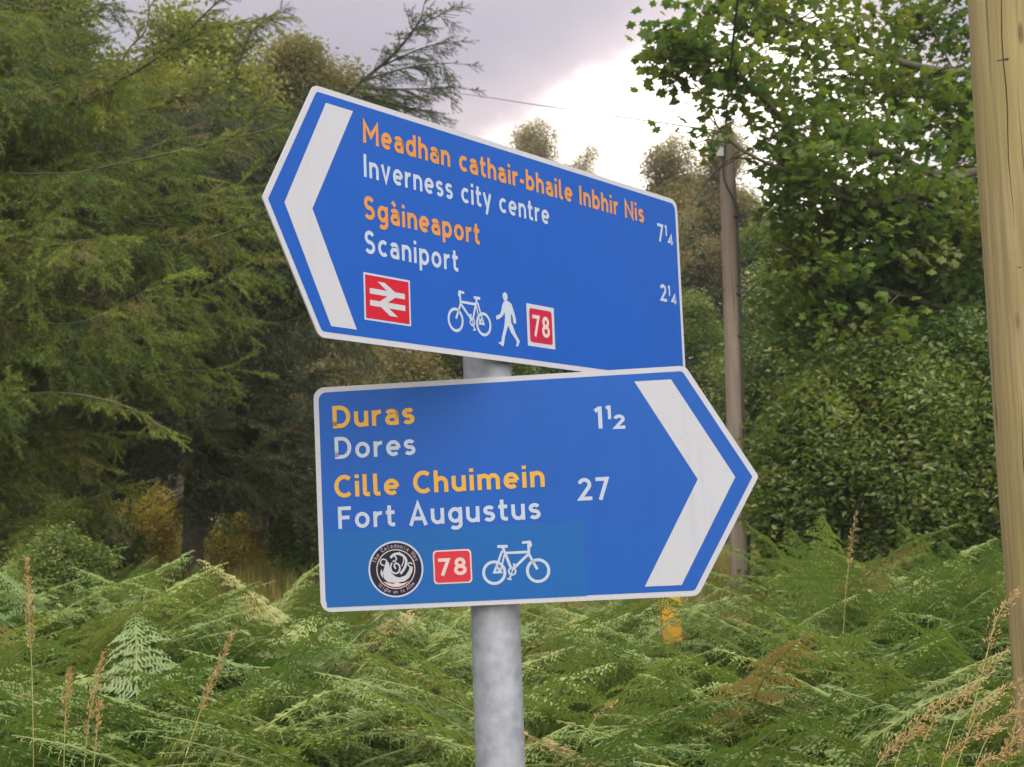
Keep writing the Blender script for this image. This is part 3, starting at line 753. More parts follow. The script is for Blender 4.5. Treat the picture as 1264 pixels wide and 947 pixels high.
def needle_twig(name, mat, length=.40, n=300, seed=1, nl=.036, side=4):
    r = np.random.default_rng(seed); V = []; F = []
    stems = [(np.zeros(3), np.array([length, 0, -.06 * length / .4]))]
    for k in range(side):
        a = r.uniform(.1, .7); b = stems[0][1] * a; d = np.array([r.uniform(.5, 1), r.choice([-1, 1]) * r.uniform(.5, 1), r.uniform(-.7, .05)]); stems.append((b, b + unit(d) * length * r.uniform(.25, .5)))
    for a, b in stems:
        L_ = np.linalg.norm(b - a); d = (b - a) / L_; s1 = unit(np.cross(d, [0, 0, 1.])); s2 = np.cross(d, s1); i0 = len(V)
        for q, w in ((a, .0022), (b, .0008)): V += [q + s1 * w, q - s1 * .5 * w + s2 * w, q - s1 * .5 * w - s2 * w]
        F += [(i0, i0 + 1, i0 + 4, i0 + 3), (i0 + 1, i0 + 2, i0 + 5, i0 + 4), (i0 + 2, i0, i0 + 3, i0 + 5)]
        m_ = int(n * L_ / length / (1 + side * .35))
        for i in range(m_):
            t = r.uniform(0, .94); p = a + (b - a) * t; an = r.uniform(0, 6.28); rad_ = s1 * math.cos(an) + s2 * math.sin(an)
            nd = unit(rad_ + d * r.uniform(.3, .9)); l = nl * r.uniform(.6, 1.15); w = unit(np.cross(nd, r.normal(size=3))) * .0026; i0 = len(V)
            V += [p - w, p + w, p + nd * l]; F.append((i0, i0 + 1, i0 + 2))
    o = mesh_obj(name, V, F, mat, link=False); return o


def cset(base, n, spread, size, mat, **k): return [leaf_cluster('%s_%s' % (base, 'abcdef'[i]), n, spread, size, mat, seed=i * 7 + n, **k) for i in range(3)]


CL_YG = cset('leafy_spray', 46, .36, .085, LEAF_YG, droop=.25)
CL_OL = cset('leafy_spray', 60, .36, .060, LEAF_OLIVE, droop=.5)
CL_GREY = cset('leafy_spray', 55, .34, .055, LEAF_GREY, droop=.8)
CL_GR = cset('leafy_spray', 64, .32, .064, LEAF_GREEN, droop=.2)
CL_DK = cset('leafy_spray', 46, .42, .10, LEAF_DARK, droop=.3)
CL_GO = cset('leafy_spray', 60, .30, .05, LEAF_GOLD_LIT, droop=.2)
CL_RU = cset('leafy_spray', 40, .22, .05, LEAF_RUST, droop=.2)
CL_SY = cset('sycamore_spray', 24, .27, .082, LEAF_SYC, droop=.35, lobed=True, flat_=.55)
TW_L = [needle_twig('needle_twig_%s' % 'abc'[i], LARCH, seed=i + 3) for i in range(3)]
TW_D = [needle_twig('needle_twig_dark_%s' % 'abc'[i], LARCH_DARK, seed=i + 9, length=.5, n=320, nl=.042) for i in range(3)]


def trunk_and_limbs(root, h, r0, targets, bark, lean=(0, 0), lr=.035):
    P = [(lean[0] * t * h + .05 * math.sin(3 * t + h), lean[1] * t * h, t * h - .3 * (t == 0)) for t in np.linspace(0, 1, 10)]
    mb = MB(); mb.tube(P, [r0 * (1.25 if i == 0 else 1) * (1 - .8 * i / 9) for i in range(10)], 12); mb.build('trunk', bark, root, True)
    mb = MB()
    for q in targets:
        t = min(.92, max(.2, (q[2] - .35 * np.hypot(q[0], q[1])) / h)); b = np.array([lean[0] * t * h, lean[1] * t * h, t * h]); q = np.array(q)
        mid = (b + q) / 2 + np.array([0, 0, .12 * np.linalg.norm(q - b)]) + rng.normal(0, .06, 3)
        mb.tube(smoothpath([b, mid, q], 4), list(np.linspace(lr, .007, 9)), 6)
    mb.build('branches', bark, root, True)


def broadleaf(px, Y, top, wpx, bot, sets, label, group=None, n=900, bark=BARK, name='broadleaf_tree', lobes=16, cat='tree', lobe_r=.36, sc=1.0, depth=None, r0=.13, taper=.3, hollow=.5):
    top_p = at(px, top, Y); bot_p = at(px, bot, Y); x = bot_p[0]; g = float(gh(x, Y))
    rw = wpx / 2 / FPX * Y; zc = (top_p[2] + bot_p[2]) / 2; rz = (top_p[2] - bot_p[2]) / 2; dx = top_p[0] - bot_p[0]
    root = empty(name, (x, Y, g), label=label, cat=cat, group=group); ry = depth or rw * .9
    C = []
    for i in range(lobes):
        d = unit(rng.normal(size=3)) * rng.uniform(.35, .8); f = 1 - taper * max(0, d[2])
        C.append((d[0] * rw * f, d[1] * ry * f, zc - g + d[2] * rz))
    C.append((0, 0, zc - g + rz * .72)); C = np.array(C); C[:, 0] += dx * (C[:, 2] / max(.1, (zc + rz - g)))
    id_ = rng.integers(0, len(C), n); lr = lobe_r * rng.uniform(.7, 1.25, len(C))
    d = unit(rng.normal(size=(n, 3))) * (rng.uniform(hollow ** 3, 1, (n, 1)) ** (1 / 3))
    P = C[id_] + d * np.stack([lr[id_] * rw, lr[id_] * ry, lr[id_] * min(rz, rw * 1.3)], 1)
    P = P[P[:, 2] > .15]; n = len(P)
    rot = np.stack([rng.normal(0, .3, n), rng.normal(0, .3, n), rng.uniform(0, 6.28, n)], 1)
    scatter('crown', P, rot, rng.uniform(.7, 1.25, n) * sc, sets, root)
    trunk_and_limbs(root, (zc - g) + rz * .5, r0, C, bark)
    return root


# ------------------------------------------------------------------ trees on the left
G1 = 'broadleaf trees behind the larches'
broadleaf(60, 17.5, -90, 360, 420, CL_YG, 'yellow green broadleaf tree at the top left corner', G1, n=1700, lobes=26, lobe_r=.30)
broadleaf(225, 19, -5, 330, 470, CL_YG, 'yellow green broadleaf tree rising behind the crossing larch branch', G1, n=2400, lobes=36, lobe_r=.30)
broadleaf(372, 22, 10, 250, 520, CL_OL, 'olive brown birch crown just left of the upper sign', G1, n=3200, lobes=40, lobe_r=.22, bark=BARK_PALE)
broadleaf(462, 26, 70, 190, 600, CL_OL, 'lower olive birch behind the top edge of the upper sign', G1, n=1900, lobes=30, lobe_r=.22, bark=BARK_PALE)
broadleaf(590, 27, 300, 200, 700, CL_GR, 'dark green tree seen through the gap between the signs', G1, n=900, lobes=18)
broadleaf(440, 20, 400, 170, 560, CL_GREY, 'grey green bush at the left of the gap between signs', 'bushes behind the signs', n=500, name='shrub', cat='shrub', sc=.8)
broadleaf(505, 19, 425, 120, 560, CL_OL, 'olive bush right of the grey green one in the gap', 'bushes behind the signs', n=450, name='shrub', cat='shrub', sc=.8)
# small tree tops against the bright cloud
broadleaf(664, 42, 128, 175, 420, CL_GREY, 'small hazy tree top above the middle of the upper sign', n=2200, lobes=26, lobe_r=.20, sc=1.1, taper=.25)
broadleaf(725, 46, 150, 140, 440, CL_GREY, 'lower hazy tree top right of the small one', n=1000, lobes=20, lobe_r=.2, sc=1.0, taper=.5)
G3 = 'birches behind the right end of the upper sign'
broadleaf(832, 30, 142, 150, 470, CL_GREY, 'slender pale birch at the upper sign right corner', G3, n=2200, lobes=28, lobe_r=.20, bark=BARK_PALE, name='birch_tree', r0=.09, taper=.5)
broadleaf(895, 28, 105, 130, 560, CL_GREY, 'grey brown birch directly behind the thin pole', G3, n=2000, lobes=30, lobe_r=.20, bark=BARK_PALE, name='birch_tree', r0=.11, taper=.5)
broadleaf(965, 27, 215, 160, 640, CL_GR, 'olive birch right of the thin pole', G3, n=1100, lobes=18, lobe_r=.30, bark=BARK_PALE, name='birch_tree', r0=.11)
broadleaf(858, 24, 330, 110, 700, CL_GR, 'green sapling between upper sign and thin pole', n=650, lobes=16, sc=.85, r0=.06)

# ------------------------------------------------------------------ larches


def larch(base, h, limbs, twigs, label, group, r0=.16, extra=(), step=.085, name='larch_tree', tsc=1.0, hang=.55):
    root = empty(name, (base[0], base[1], float(gh(base[0], base[1]))), label=label, cat='tree', group=group); org = np.array(root.location)
    mb = MB(); mb.tube([(.04 * math.sin(3 * t), 0, h * t - .3 * (t == 0)) for t in np.linspace(0, 1, 12)], [r0 * (1.2 if i == 0 else 1 - .88 * i / 11) for i in range(12)], 14); mb.build('trunk', BARK, root, True)
    P = []; D = []; S = []; LB = MB()

    def limb(path, r, dens=1.0, sub=.85, hang=hang, tsc=tsc):
        path = smoothpath(path, 6); LB.tube(path, list(np.linspace(r, .004, len(path))), 6); path = np.array(path)
        seg = np.linalg.norm(np.diff(path, axis=0), axis=1); cum = np.concatenate([[0], np.cumsum(seg)]); T = cum[-1]; s = T * .12
        while s < T:
            q = np.array([np.interp(s, cum, path[:, j]) for j in range(3)]); q2 = np.array([np.interp(min(T, s + .1), cum, path[:, j]) for j in range(3)]); q0 = np.array([np.interp(s - .05, cum, path[:, j]) for j in range(3)])
            d = unit(q2 - q0); sd_ = unit(np.cross(d, [0, 0, 1.])) * random.choice([-1, 1])
            # secondary shoot
            l = sub * random.uniform(.35, 1.0) * (1 - .55 * s / T); dr = unit(d * random.uniform(.2, .9) + sd_ * random.uniform(.3, 1) + np.array([0, 0, -random.uniform(.1, 1.6) * hang]))
            k = max(1, int(l / .16)); a = q.copy(); v_ = dr.copy()
            for j in range(k):
                P.append(a.copy()); D.append(unit(v_ + rng.normal(0, .25, 3))); S.append(random.uniform(.6, 1.05) * tsc)
                b = a + v_ * .16; v_ = unit(v_ + np.array([0, 0, -.22 * hang])); LB.tube([a, b], .0028, 3, False); a = b
            P.append(q); D.append(unit(d + rng.normal(0, .35, 3) + np.array([0, 0, -.2]))); S.append(random.uniform(.5, .9) * tsc)
            s += step / dens * random.uniform(.6, 1.4)
        P.append(path[-1]); D.append(unit(path[-1] - path[-3])); S.append(.9 * tsc)
    for b, az, l, up in limbs:
        b0 = np.array([0, 0, b]); d = np.array([math.sin(az), math.cos(az), 0])
        limb([b0, b0 + d * l * .35 + np.array([0, 0, up * l * .30]), b0 + d * l * .7 + np.array([0, 0, up * l * .30 - .05 * l]), b0 + d * l + np.array([0, 0, up * l * .15 + random.uniform(-.08, .12) * l])], .012 * (l / 3) + .004)
    for path, r, dens, sub in extra: limb([np.array(q) - org for q in path], r, dens, sub * .7, .12, tsc * .62)
    LB.build('branches', TWIG_OLIVE, root)
    eul = [tuple(Vector(d).to_track_quat('X', 'Z').to_euler()) for d in D]
    scatter('needles', P, eul, S, twigs, root); return root


rl = random.Random(5)
limbs = []
for i in range(84):
    z = .7 + 4.5 * (i / 84); az = R(rl.uniform(30, 175)); l = (2.75 - .62 * max(0, z - 2.8)) * rl.uniform(.6, 1.1) * (.5 if z < 1.8 else 1); limbs.append((z, az, l, rl.uniform(-.1, .35)))
larch((-4.55, 11.4), 9.0, limbs, TW_L, 'bright green larch with drooping needle branches along the left edge', 'larch trees on the left', step=.07, hang=.95, extra=(
    ([at(-70, 300, 11.2), at(60, 150, 10.9), at(160, 93, 10.6), at(213, 57, 10.4), at(253, 17, 10.3), at(300, -25, 10.2)], .017, 1.5, .62),
    ([at(120, 190, 10.8), at(150, 77, 10.6), at(180, 37, 10.5), at(184, -6, 10.5)], .007, .9, .2),
    ([at(-20, 240, 11), at(90, 215, 10.4), at(240, 182, 10), at(330, 160, 9.8), at(378, 143, 9.8)], .011, 1.1, .5),
    ([at(213, 57, 10.4), at(270, 35, 10.3), at(335, 22, 10.2)], .006, 1.4, .3),
    ([at(-60, 500, 11), at(60, 485, 10), at(150, 500, 9.6), at(208, 532, 9.5)], .012, 1, .35)))
limbs = []
for i in range(84):
    z = 1.15 + 3.5 * (i / 84) ** .95; az = R(rl.uniform(60, 300)); l = (2.55 - .28 * z) * rl.uniform(.6, 1.15); limbs.append((z, az, max(.5, l), rl.uniform(-.3, .25)))
bp = at(237, 712, 14.5)
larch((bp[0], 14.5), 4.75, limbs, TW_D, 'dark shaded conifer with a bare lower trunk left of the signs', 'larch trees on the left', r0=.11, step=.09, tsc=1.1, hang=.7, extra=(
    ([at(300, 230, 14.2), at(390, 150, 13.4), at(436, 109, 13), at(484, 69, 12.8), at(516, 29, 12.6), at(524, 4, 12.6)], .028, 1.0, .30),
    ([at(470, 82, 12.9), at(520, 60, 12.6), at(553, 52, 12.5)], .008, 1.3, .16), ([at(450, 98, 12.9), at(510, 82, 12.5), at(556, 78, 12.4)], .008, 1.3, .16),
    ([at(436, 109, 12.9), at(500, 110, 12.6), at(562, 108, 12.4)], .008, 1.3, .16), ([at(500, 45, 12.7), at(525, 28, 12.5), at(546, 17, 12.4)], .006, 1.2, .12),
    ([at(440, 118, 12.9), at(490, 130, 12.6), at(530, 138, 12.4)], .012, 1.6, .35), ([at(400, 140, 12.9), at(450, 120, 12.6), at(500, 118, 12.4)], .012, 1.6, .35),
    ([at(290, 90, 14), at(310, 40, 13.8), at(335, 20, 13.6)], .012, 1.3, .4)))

# ------------------------------------------------------------------ sycamore on the right
SY = empty('sycamore_tree', (6.6, 13.6, float(gh(6.6, 13.6))), label='sycamore with broad lobed leaves overhanging from the right', cat='tree')
org = np.array(SY.location); limb_px = [
    ([(1420, 120, 13.6), (1200, 213, 12.6), (1090, 190, 12), (1000, 175, 11.7), (940, 120, 11.4), (880, 70, 11.2), (826, 50, 11.1)], .05),
    ([(1420, 60, 13.6), (1200, 90, 12.8), (1060, 60, 12.3), (960, 20, 12), (905, -10, 11.8)], .05),
    ([(1200, 213, 12.6), (1080, 250, 11.8), (980, 215, 11.5), (915, 185, 11.3), (880, 150, 11.2)], .03),
    ([(1420, 300, 13.6), (1230, 290, 12.6), (1100, 270, 12.2), (1030, 255, 12), (975, 245, 11.8)], .04),
    ([(1420, 420, 13.6), (1210, 390, 12.4), (1080, 355, 12.2), (1000, 335, 12.2), (950, 330, 12.2)], .04),
    ([(1420, 20, 13.6), (1180, -20, 13), (1060, -40, 12.6), (960, -60, 12.4)], .05),
    ([(1420, 160, 14.5), (1240, 130, 13.8), (1130, 110, 13.3), (1020, 95, 13)], .04),
    ([(1420, 520, 13.6), (1220, 500, 12.5), (1080, 470, 12.4), (990, 450, 12.4)], .04),
    ([(1420, 620, 13.6), (1220, 600, 12.4), (1110, 590, 12.4), (1040, 590, 12.4)], .04)]
mb = MB(); mb.tube([(.05 * math.sin(2 * t), 0, 9 * t - .3 * (t == 0)) for t in np.linspace(0, 1, 12)], [.24 * (1 - .7 * i / 11) for i in range(12)], 14); mb.build('trunk', BARK, SY, True)
mb = MB(); P = []
for k, (pth, r) in enumerate(limb_px):
    q = np.array(smoothpath([at(*a) for a in pth], 8)) - org; mb.tube(q, list(np.linspace(r, .006, len(q))), 6)
    q = q[6:]; dense = 1.0
    for i in range(len(q)):
        for j in range(int(2 if k in (0, 1, 2, 3, 5, 6) else 3)):
            f = i / len(q); sp = .34 * (1 - .62 * f) if k in (0, 1, 2, 3) else .42
            e = q[i] + rng.normal(0, 1, 3) * [sp, sp * 1.2, sp * .75]; P.append(e)
            if j == 0: mb.tube([q[i], (q[i] + e) / 2 + [0, 0, .05], e], [.008, .006, .003], 4)
mb.build('branches', TWIG_OLIVE, SY, True)
P = np.array(P)
# fill lobes of the crown behind the limbs
for (px, py, Y, rx, ry, rz, n_) in ((1150, 40, 13.6, .45, .8, .8, 30), (1060, 60, 13.2, .55, .7, .45, 16), (1000, 0, 13.0, .5, .6, .3, 12), (1175, 160, 13.2, .4, .7, .6, 26), (1090, 130, 12.9, .5, .7, .35, 15), (1010, 150, 12.5, .5, .6, .3, 13),
                                    (950, 70, 12.2, .28, .5, .4, 8), (975, 205, 12.2, .35, .5, .25, 18), (1110, 245, 12.6, .6, .7, .25, 34), (1180, 320, 12.6, .5, .8, .5, 60), (1060, 310, 12.6, .7, .8, .4, 70),
                                    (1100, 400, 12.8, .7, .9, .5, 60), (985, 350, 12.4, .35, .6, .5, 36), (1290, 400, 13, .7, .9, 1.8, 120), (1280, 120, 13.4, .7, .9, 1.4, 90)):
    c = at(px, py, Y) - org; d = unit(rng.normal(size=(n_, 3))) * (rng.uniform(.05, 1, (n_, 1)) ** (1 / 3)); P = np.concatenate([P, c + d * [rx, ry, rz]])
W_ = P + org; PX = 632 + FPX * (W_[:, 0] / W_[:, 1]) + (W_[:, 2] - EYE) / W_[:, 1] * FPX * math.tan(ROLL) * -1; PY = 690 - FPX * (W_[:, 2] - EYE) / W_[:, 1]
P = P[(PX > 958) | (PY < 150)]          # the crown ends where the thin pole stands clear of it
n = len(P); rot = np.stack([rng.normal(0, .35, n), rng.normal(0, .35, n), rng.uniform(0, 6.28, n)], 1)
scatter('crown', P, rot, rng.uniform(.75, 1.2, n), CL_SY, SY)
# leaves that stand out singly against the sky
lf = leaf_cluster('leaf', 1, .0001, .098, LEAF_SYC, lobed=True, seed=4)
near = [at(*a) - org for a in ((826, 50, 11.1), (845, 55, 11.1), (862, 62, 11.2), (838, 92, 11.15), (846, 88, 11.15), (880, 70, 11.2), (900, 85, 11.2), (865, 160, 11.2), (880, 180, 11.2), (905, 20, 11.8), (930, 40, 11.6), (935, 105, 11.4), (925, 150, 11.3), (960, 20, 12.), (980, 120, 11.6), (1000, 60, 11.7), (1050, 150, 11.7), (920, 140, 11.4))]
for i in range(300):
    c = near[i % len(near)] if i % 3 else near[i % 9]; sp = .075 if (i % len(near)) < 9 else .24
    o = lf if i == 0 else lf.copy(); col.objects.link(o); o.name = 'leaf'; o.parent = SY
    o.location = Vector(c + rng.normal(0, 1, 3) * [sp, sp * 1.3, sp * .7]); o.rotation_euler = (random.uniform(-.9, .9), random.uniform(-.9, .9), random.uniform(0, 6.28)); s = random.uniform(.6, 1.1); o.scale = (s, s, s)

# shrubs and trees that close the view on the right
G4 = 'leafy shrubs under the sycamore'
for px, Y, top, w, lab in ((1005, 11.9, 455, 130, 'dark green shrub right of the thin pole foot'), (1085, 11.8, 400, 200, 'broad green shrub filling the middle under the sycamore'),
                           (1185, 11.9, 380, 210, 'green shrub beside the thick pole'), (1310, 12.2, 340, 240, 'green shrub behind the thick pole')):
    broadleaf(px, Y, top, w, 790, CL_GR, lab, G4, n=1300, name='shrub', cat='shrub', lobes=20, sc=.9, r0=.05, depth=.8)
G5 = 'trees closing the view behind the sycamore'
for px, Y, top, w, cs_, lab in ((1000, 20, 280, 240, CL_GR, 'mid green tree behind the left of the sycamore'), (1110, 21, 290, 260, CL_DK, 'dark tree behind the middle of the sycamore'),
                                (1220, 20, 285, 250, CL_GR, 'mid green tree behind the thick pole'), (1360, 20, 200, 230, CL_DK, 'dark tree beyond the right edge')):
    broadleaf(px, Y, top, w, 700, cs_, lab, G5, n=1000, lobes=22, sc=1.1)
# dark woodland that shows through the gaps of everything nearer
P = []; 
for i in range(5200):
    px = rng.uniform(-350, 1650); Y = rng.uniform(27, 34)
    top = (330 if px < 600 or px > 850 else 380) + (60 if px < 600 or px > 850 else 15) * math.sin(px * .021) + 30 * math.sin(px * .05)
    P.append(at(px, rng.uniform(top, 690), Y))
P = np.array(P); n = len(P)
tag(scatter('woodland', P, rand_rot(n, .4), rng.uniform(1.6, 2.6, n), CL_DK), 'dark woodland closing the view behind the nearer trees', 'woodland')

# undergrowth on the left, between the bracken and the conifer trunk
G6 = 'bushes at the wood edge'
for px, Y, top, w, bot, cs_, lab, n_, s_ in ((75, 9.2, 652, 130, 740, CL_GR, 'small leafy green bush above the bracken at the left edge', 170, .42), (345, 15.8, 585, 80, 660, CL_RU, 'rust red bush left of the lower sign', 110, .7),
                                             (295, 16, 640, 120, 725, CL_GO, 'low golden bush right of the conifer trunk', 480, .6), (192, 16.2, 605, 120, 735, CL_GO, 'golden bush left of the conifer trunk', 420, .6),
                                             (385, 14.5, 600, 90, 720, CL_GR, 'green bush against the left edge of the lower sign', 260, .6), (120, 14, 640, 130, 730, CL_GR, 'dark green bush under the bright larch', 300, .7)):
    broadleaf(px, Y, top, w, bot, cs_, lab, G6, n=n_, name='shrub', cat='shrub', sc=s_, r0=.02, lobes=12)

# grass tufts
def tuft(name, mat, n=26, h=.38, seed=1):
    r = np.random.default_rng(seed); V = []; F = []
    for i in range(n):
        b = r.normal(0, .05, 2); a = r.uniform(0, 6.28); l = h * r.uniform(.5, 1.15); bend = r.uniform(.05, .5); w = np.array([-math.sin(a), math.cos(a), 0]) * .0035; d = np.array([math.cos(a), math.sin(a), 0])
        p0 = np.array([b[0], b[1], -.03]); p1 = p0 + d * l * bend * .3 + [0, 0, l * .6]; p2 = p0 + d * l * bend + [0, 0, l]; k = len(V); V += [p0 - w, p0 + w, p1 + w * .8, p1 - w * .8, p2]; F += [(k, k + 1, k + 2, k + 3), (k + 3, k + 2, k + 4)]
    return mesh_obj(name, V, F, mat, link=False)


TF = [tuft('tuft_%s' % 'abc'[i], GRASS_M, seed=i + 2) for i in range(3)]
n = 6500; Y = rng.uniform(2.5, 22, n); X = rng.uniform(-.42, .42, n) * Y; P = np.stack([X, Y, gh(X, Y)], 1)
tag(scatter('grass', P, np.stack([rng.normal(0, .15, n), rng.normal(0, .15, n), rng.uniform(0, 6.28, n)], 1), rng.uniform(.45, .95, n), TF), 'rough yellow green grass on the bank beneath the trees', 'grass')

# ------------------------------------------------------------------ bracken


def frond_meshes(i):
    r = np.random.default_rng(40 + i); st = .42 + .05 * r.normal(); bl = .60 * r.uniform(.85, 1.15); Lt = st + bl; n = 40; P = []; p = np.zeros(3); th = R(r.uniform(4, 14)); side = r.uniform(-.12, .12)
    th1 = R(r.uniform(72, 108))
    ang = []
    for k in range(n + 1):
        s = k / n * Lt; P.append(p.copy()); f = max(0, (s - st * .6) / (Lt - st * .6)); a = th + (th1 - th) * f ** .6; ang.append(a)
        p = p + np.array([math.sin(a), side * f, math.cos(a)]) * Lt / n
    P = np.array(P); sb = MB(); sb.tube([tuple(q) for q in P[::2]], list(np.linspace(.0050, .0010, len(P[::2]))), 5)
    V = []; F = []; s = st
    while s < Lt - .01:
        f = (s - st) / bl; q = np.array([np.interp(s, np.linspace(0, Lt, n + 1), P[:, j]) for j in range(3)]); a = np.interp(s, np.linspace(0, Lt, n + 1), ang)
        fwd = np.array([math.sin(a), 0, math.cos(a)]); up = np.array([-math.cos(a), 0, math.sin(a)])
        pl = (.21 * (1 - f) ** .85 + .012) * (.75 + .25 * min(1, f * 6)) * r.uniform(.88, 1.1)
        for sg in (-1, 1):
            d = unit(np.array([0, sg, 0]) * 1.0 + fwd * (.38 + .25 * f) + up * r.uniform(-.1, .4)); lat = unit(np.cross(up, d)); m_ = max(2, int(pl / .0115)); drp = r.uniform(.3, .75) * pl
            for k in range(m_):
                u = (k + .5) / m_; c = q + d * pl * u - np.array([0, 0, 1]) * drp * u * u; le = (.031 * (1 - u) ** .7 + .004) * (pl / .21) ** .45 * r.uniform(.85, 1.15)
                for s2 in (-1, 1):
                    dd = unit(lat * s2 + d * r.uniform(.2, .5) - up * r.uniform(-.3, .6)); w = d * .0038 * min(1, le / .02 + .3); b = len(V)
                    V += [c - w, c + w, c + dd * le * .6 + w * .9, c + dd * le, c + dd * le * .6 - w * .7]; F.append((b, b + 1, b + 2, b + 3, b + 4))
            b = len(V); w = lat * .0012; e = q + d * pl - np.array([0, 0, 1]) * drp; mdl = q + d * pl * .5 - np.array([0, 0, 1]) * drp * .25; V += [q - w, q + w, mdl + w, mdl - w, e]; F += [(b, b + 1, b + 2, b + 3), (b + 3, b + 2, b + 4)]
        s += .049 * (1 - .66 * f) * r.uniform(.85, 1.15)
    FH.append(max(v_[2] for v_ in V)); blade = mesh_obj('frond_blade', V, F, BRACKEN, link=False); stalk = sb.build('stalk', BRACKEN_STALK, None, link=False)
    return blade, stalk


FH = []
FR = [frond_meshes(i) for i in range(7)]
print('frond heights', FH)
pts = []; FHM = sum(FH) / len(FH)
Y = 3.75
tops = lambda px: np.interp(px, [-100, 0, 130, 200, 270, 330, 400, 560, 650, 760, 860, 900, 960, 1050, 1150, 1264, 1400], [674, 676, 690, 722, 722, 708, 735, 757, 752, 745, 750, 738, 696, 712, 704, 712, 700])
while Y < 11.5:
    stp = .145 if Y < 6.5 else .165
    for X in np.arange(-.40 * Y - .3, .42 * Y + .3, stp):
        x = X + random.uniform(-.5, .5) * stp; y = Y + random.uniform(-.5, .5) * stp
        if abs(x - POST[0]) < .5 and y < 4.4: continue
        if (x - PN.location[0]) ** 2 + (y - PN.location[1]) ** 2 < .06: continue
        if (x - YP.location[0]) ** 2 + (y - YP.location[1]) ** 2 < .05: continue
        px = 632 + FPX * x / y; g = float(gh(x, y))
        if 9.6 < y and 150 < px < 400: continue
        # the mass rises from chest height at the verge to the skyline on the bank
        zs = EYE - (tops(px) - 664) / FPX * 8.5; f = min(1, max(0, (y - 3.9) / 4.2)); surf = .97 * (1 - f) + zs * f + (.05 * math.sin(2.3 * x + 1.7 * y) + .04 * math.sin(4.1 * x - 2.9 * y)) * (1 - .6 * f)
        s = (surf - g) / FHM * (random.uniform(.84, 1.06) if random.random() < .7 else random.uniform(.6, .85))
        s = min(s, 1.5)
        if abs(px - 822) < 42 and y < 8.2: s = min(s, (EYE - 72 / FPX * y - g) / max(FH) * .97)
        if 700 < px < 940 and y < 8.2: s = min(s, (EYE - 84 / FPX * y - g) / FHM)
        if abs(px - 912) < 46: s = min(s, (EYE - 105 / FPX * y - g) / FHM)
        if (abs(px - 266) < 24 and y < 9) or (abs(px - 497) < 14 and y < 9.4): s = min(s, (EYE - 100 / FPX * y - g) / FHM)
        if s < .25: continue
        pts.append((y, x, g, s))
    Y += stp
random.shuffle(pts)
inview = [q for q in pts if abs(q[1]) < .36 * q[0]]; inview.sort(); ind = inview[:300]; ids = set(id(q) for q in ind); rest = [q for q in pts if id(q) not in ids]
for k, (y, x, g, s) in enumerate(ind):
    bl, st_ = FR[k % 7]
    e = empty('bracken_frond', (x, y, g), random.uniform(0, 6.28), label='bracken frond in the thicket %s, %s' % ('left of the grey post' if x < 0 else 'right of the grey post', 'in the rows nearest the viewer' if y < 4.6 else 'a little behind the nearest rows'), cat='fern', group='bracken fronds near the sign post')
    if random.random() < .75: e.rotation_euler[2] = R(random.choice([-25, 205]) + random.uniform(-50, 50))
    e.rotation_euler[0] = random.uniform(-.12, .12); e.scale = (s, s, s)
    for src in (bl, st_):
        c = src.copy(); c.name = src.name.split('.')[0]; col.objects.link(c); c.parent = e
y, x, g, s = map(np.array, zip(*rest)); n = len(rest)
joined = []
for k, (bl, st_) in enumerate(FR):
    mbj = MB(); me = bl.data; V = [v.co[:] for v in me.vertices]; F = [tuple(p.vertices) for p in me.polygons]; o = mesh_obj('whole_frond_%s' % 'abcdefg'[k], V + [v.co[:] for v in st_.data.vertices], F + [tuple(i + len(V) for i in p.vertices) for p in st_.data.polygons], BRACKEN, link=False)
    o.data.materials.append(BRACKEN_STALK)
    nf = len(F); o.data.polygons.foreach_set('material_index', [0] * nf + [1] * (len(o.data.polygons) - nf)); joined.append(o)
rz = np.where(rng.uniform(size=n) < .7, np.radians(rng.choice([-25, 205], n) + rng.uniform(-50, 50, n)), rng.uniform(0, 6.28, n))
tag(scatter('bracken', np.stack([x, y, g], 1), np.stack([rng.normal(0, .1, n), rng.normal(0, .1, n), rz], 1), s, joined), 'dense bracken thicket covering the bank behind the sign post', 'bracken')

# ------------------------------------------------------------------ tall dry grass stalks


def seed_grass(path, head0, label, group, spread=.010, n=46, r=.0016, sl=.010, mat=SEED):
    P = smoothpath(path, 8); base = np.array(P[0]); g = empty('seeding_grass', tuple(base), label=label, cat='grass stalk', group=group); P = [p - base for p in P]
    mb = MB(); mb.tube(P, list(np.linspace(r, .0006, len(P))), 5); mb.build('stalk', STALK, g, True)
    Q = np.array(P); T = len(Q) - 1; V = []; F = []
    for i in range(n):
        f = head0 + (1 - head0) * (i + random.random()) / n; k = f * T; a = int(min(T - 1, k)); c = Q[a] + (Q[a + 1] - Q[a]) * (k - a); d = unit(Q[a + 1] - Q[a]); u = (f - head0) / (1 - head0)
        for j in range(3):
            rr = rng.normal(size=3); o_ = unit(np.cross(d, rr)); e = c + o_ * spread * random.uniform(.1, 1) * (math.sin(math.pi * min(1, u * .8 + .2)) + .15); tip = e + unit(d + o_ * .7) * sl * random.uniform(.7, 1.4); w = unit(np.cross(tip - e, rng.normal(size=3))) * sl * .17; b = len(V)
            V += [e, (e + tip) / 2 + w, tip, (e + tip) / 2 - w]; F += [(b, b + 1, b + 2), (b, b + 2, b + 3)]
            V += [c, e, c + d * .0012]; F.append((b + 4, b + 5, b + 6))
    mesh_obj('seed_head', V, F, mat, g); return g


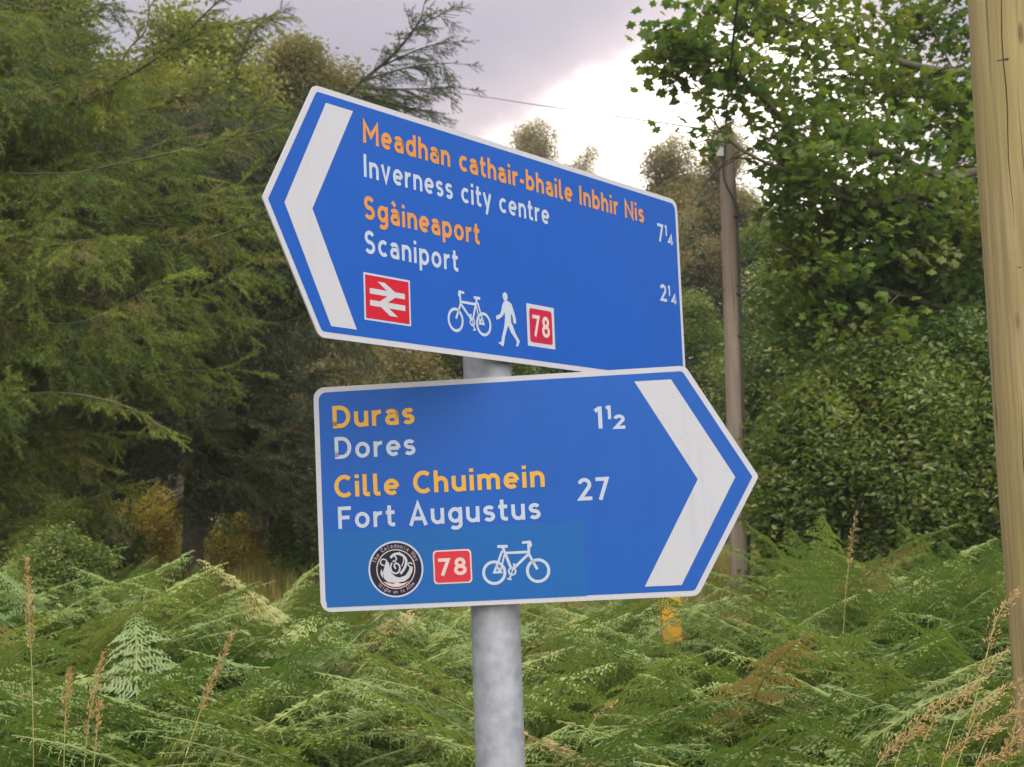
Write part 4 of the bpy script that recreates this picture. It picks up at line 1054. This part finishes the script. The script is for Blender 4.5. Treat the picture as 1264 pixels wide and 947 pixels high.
GS = 'tall dry grass stalks at the left'
seed_grass([at(42, 1010, 4.2), at(40, 850, 4.2), at(36, 760, 4.2), at(33, 686, 4.2)], .5, 'upright tan grass stalk near the left edge', GS, n=80)
seed_grass([at(212, 990, 4.0), at(240, 900, 4.0), at(262, 840, 4.0), at(288, 780, 4.0)], .45, 'leaning tan grass stalk below the grey rock', GS, n=70)
seed_grass([at(100, 1000, 4.1), at(108, 900, 4.1), at(118, 850, 4.1), at(128, 806, 4.1)], .30, 'tan grass stalk tallest of the close left pair', GS, n=60)
seed_grass([at(78, 1000, 4.0), at(80, 900, 4.0), at(84, 850, 4.0), at(87, 826, 4.0)], .35, 'short tan grass stalk left of the close pair', GS, n=50)
seed_grass([at(112, 1000, 3.9), at(118, 920, 3.9), at(122, 880, 3.9), at(124, 866, 3.9)], .30, 'lowest tan grass stalk in front of the pair', GS, n=40)
seed_grass([at(1040, 800, 6.5), at(1044, 730, 6.5), at(1050, 680, 6.5), at(1057, 630, 6.5)], .55, 'lone thin grass stalk standing before the dark shrubs', None, n=34, sl=.013)
GR = 'arching dry grasses at the lower right corner'
for k, (a, b, c, d) in enumerate((((1150, 1000), (1175, 900), (1205, 840), (1245, 800)), ((1165, 1000), (1190, 920), (1215, 870), (1262, 838)), ((1190, 1000), (1210, 930), (1235, 890), (1275, 872)), ((1120, 1000), (1135, 930), (1160, 880), (1205, 846)),
                                 ((1090, 1000), (1110, 930), (1130, 895), (1165, 862)), ((1215, 1000), (1230, 950), (1250, 915), (1280, 905)), ((1140, 1010), (1160, 950), (1190, 915), (1230, 900)), ((1180, 1010), (1200, 960), (1222, 935), (1262, 930)),
                                 ((1195, 900), (1215, 820), (1232, 760), (1258, 728)), ((1060, 1010), (1080, 950), (1105, 920), (1140, 900)), ((1225, 1010), (1240, 960), (1256, 880), (1270, 820)))):
    seed_grass([at(*a, 3.7), at(*b, 3.7), at(*c, 3.7), at(*d, 3.7)], .42, 'tan seed headed grass arching right at the lower right corner', GR, n=44, spread=.016)
seed_grass([at(700, 1000, 4.6), at(705, 940, 4.6), at(740, 880, 4.6), at(760, 866, 4.6)], .6, 'short straw coloured stem in front of the bracken right of post', None, n=14)
# ------------------------------------------------------------------ thin volume added to stand for veiling glare
hv = bpy.data.materials.new('glare_veil'); hv.use_nodes = True; t = hv.node_tree; t.nodes.clear(); o = N(t, 'ShaderNodeOutputMaterial')
pv = N(t, 'ShaderNodeVolumePrincipled'); pv.inputs['Color'].default_value = (.93, .95, 1, 1); pv.inputs['Density'].default_value = .0012; pv.inputs['Anisotropy'].default_value = .35
L(t, pv.outputs[0], o.inputs['Volume'])
mb = MB(); mb.box(-420, 420, -320, 720, -1.2, 26); tag(mb.build('haze', hv), 'thin pale haze added to stand for veiling glare', kind='stuff')
scene.cycles.volume_bounces = 0; scene.cycles.volume_step_rate = 5
print('bracken', len(pts), 'objects', len(bpy.data.objects))
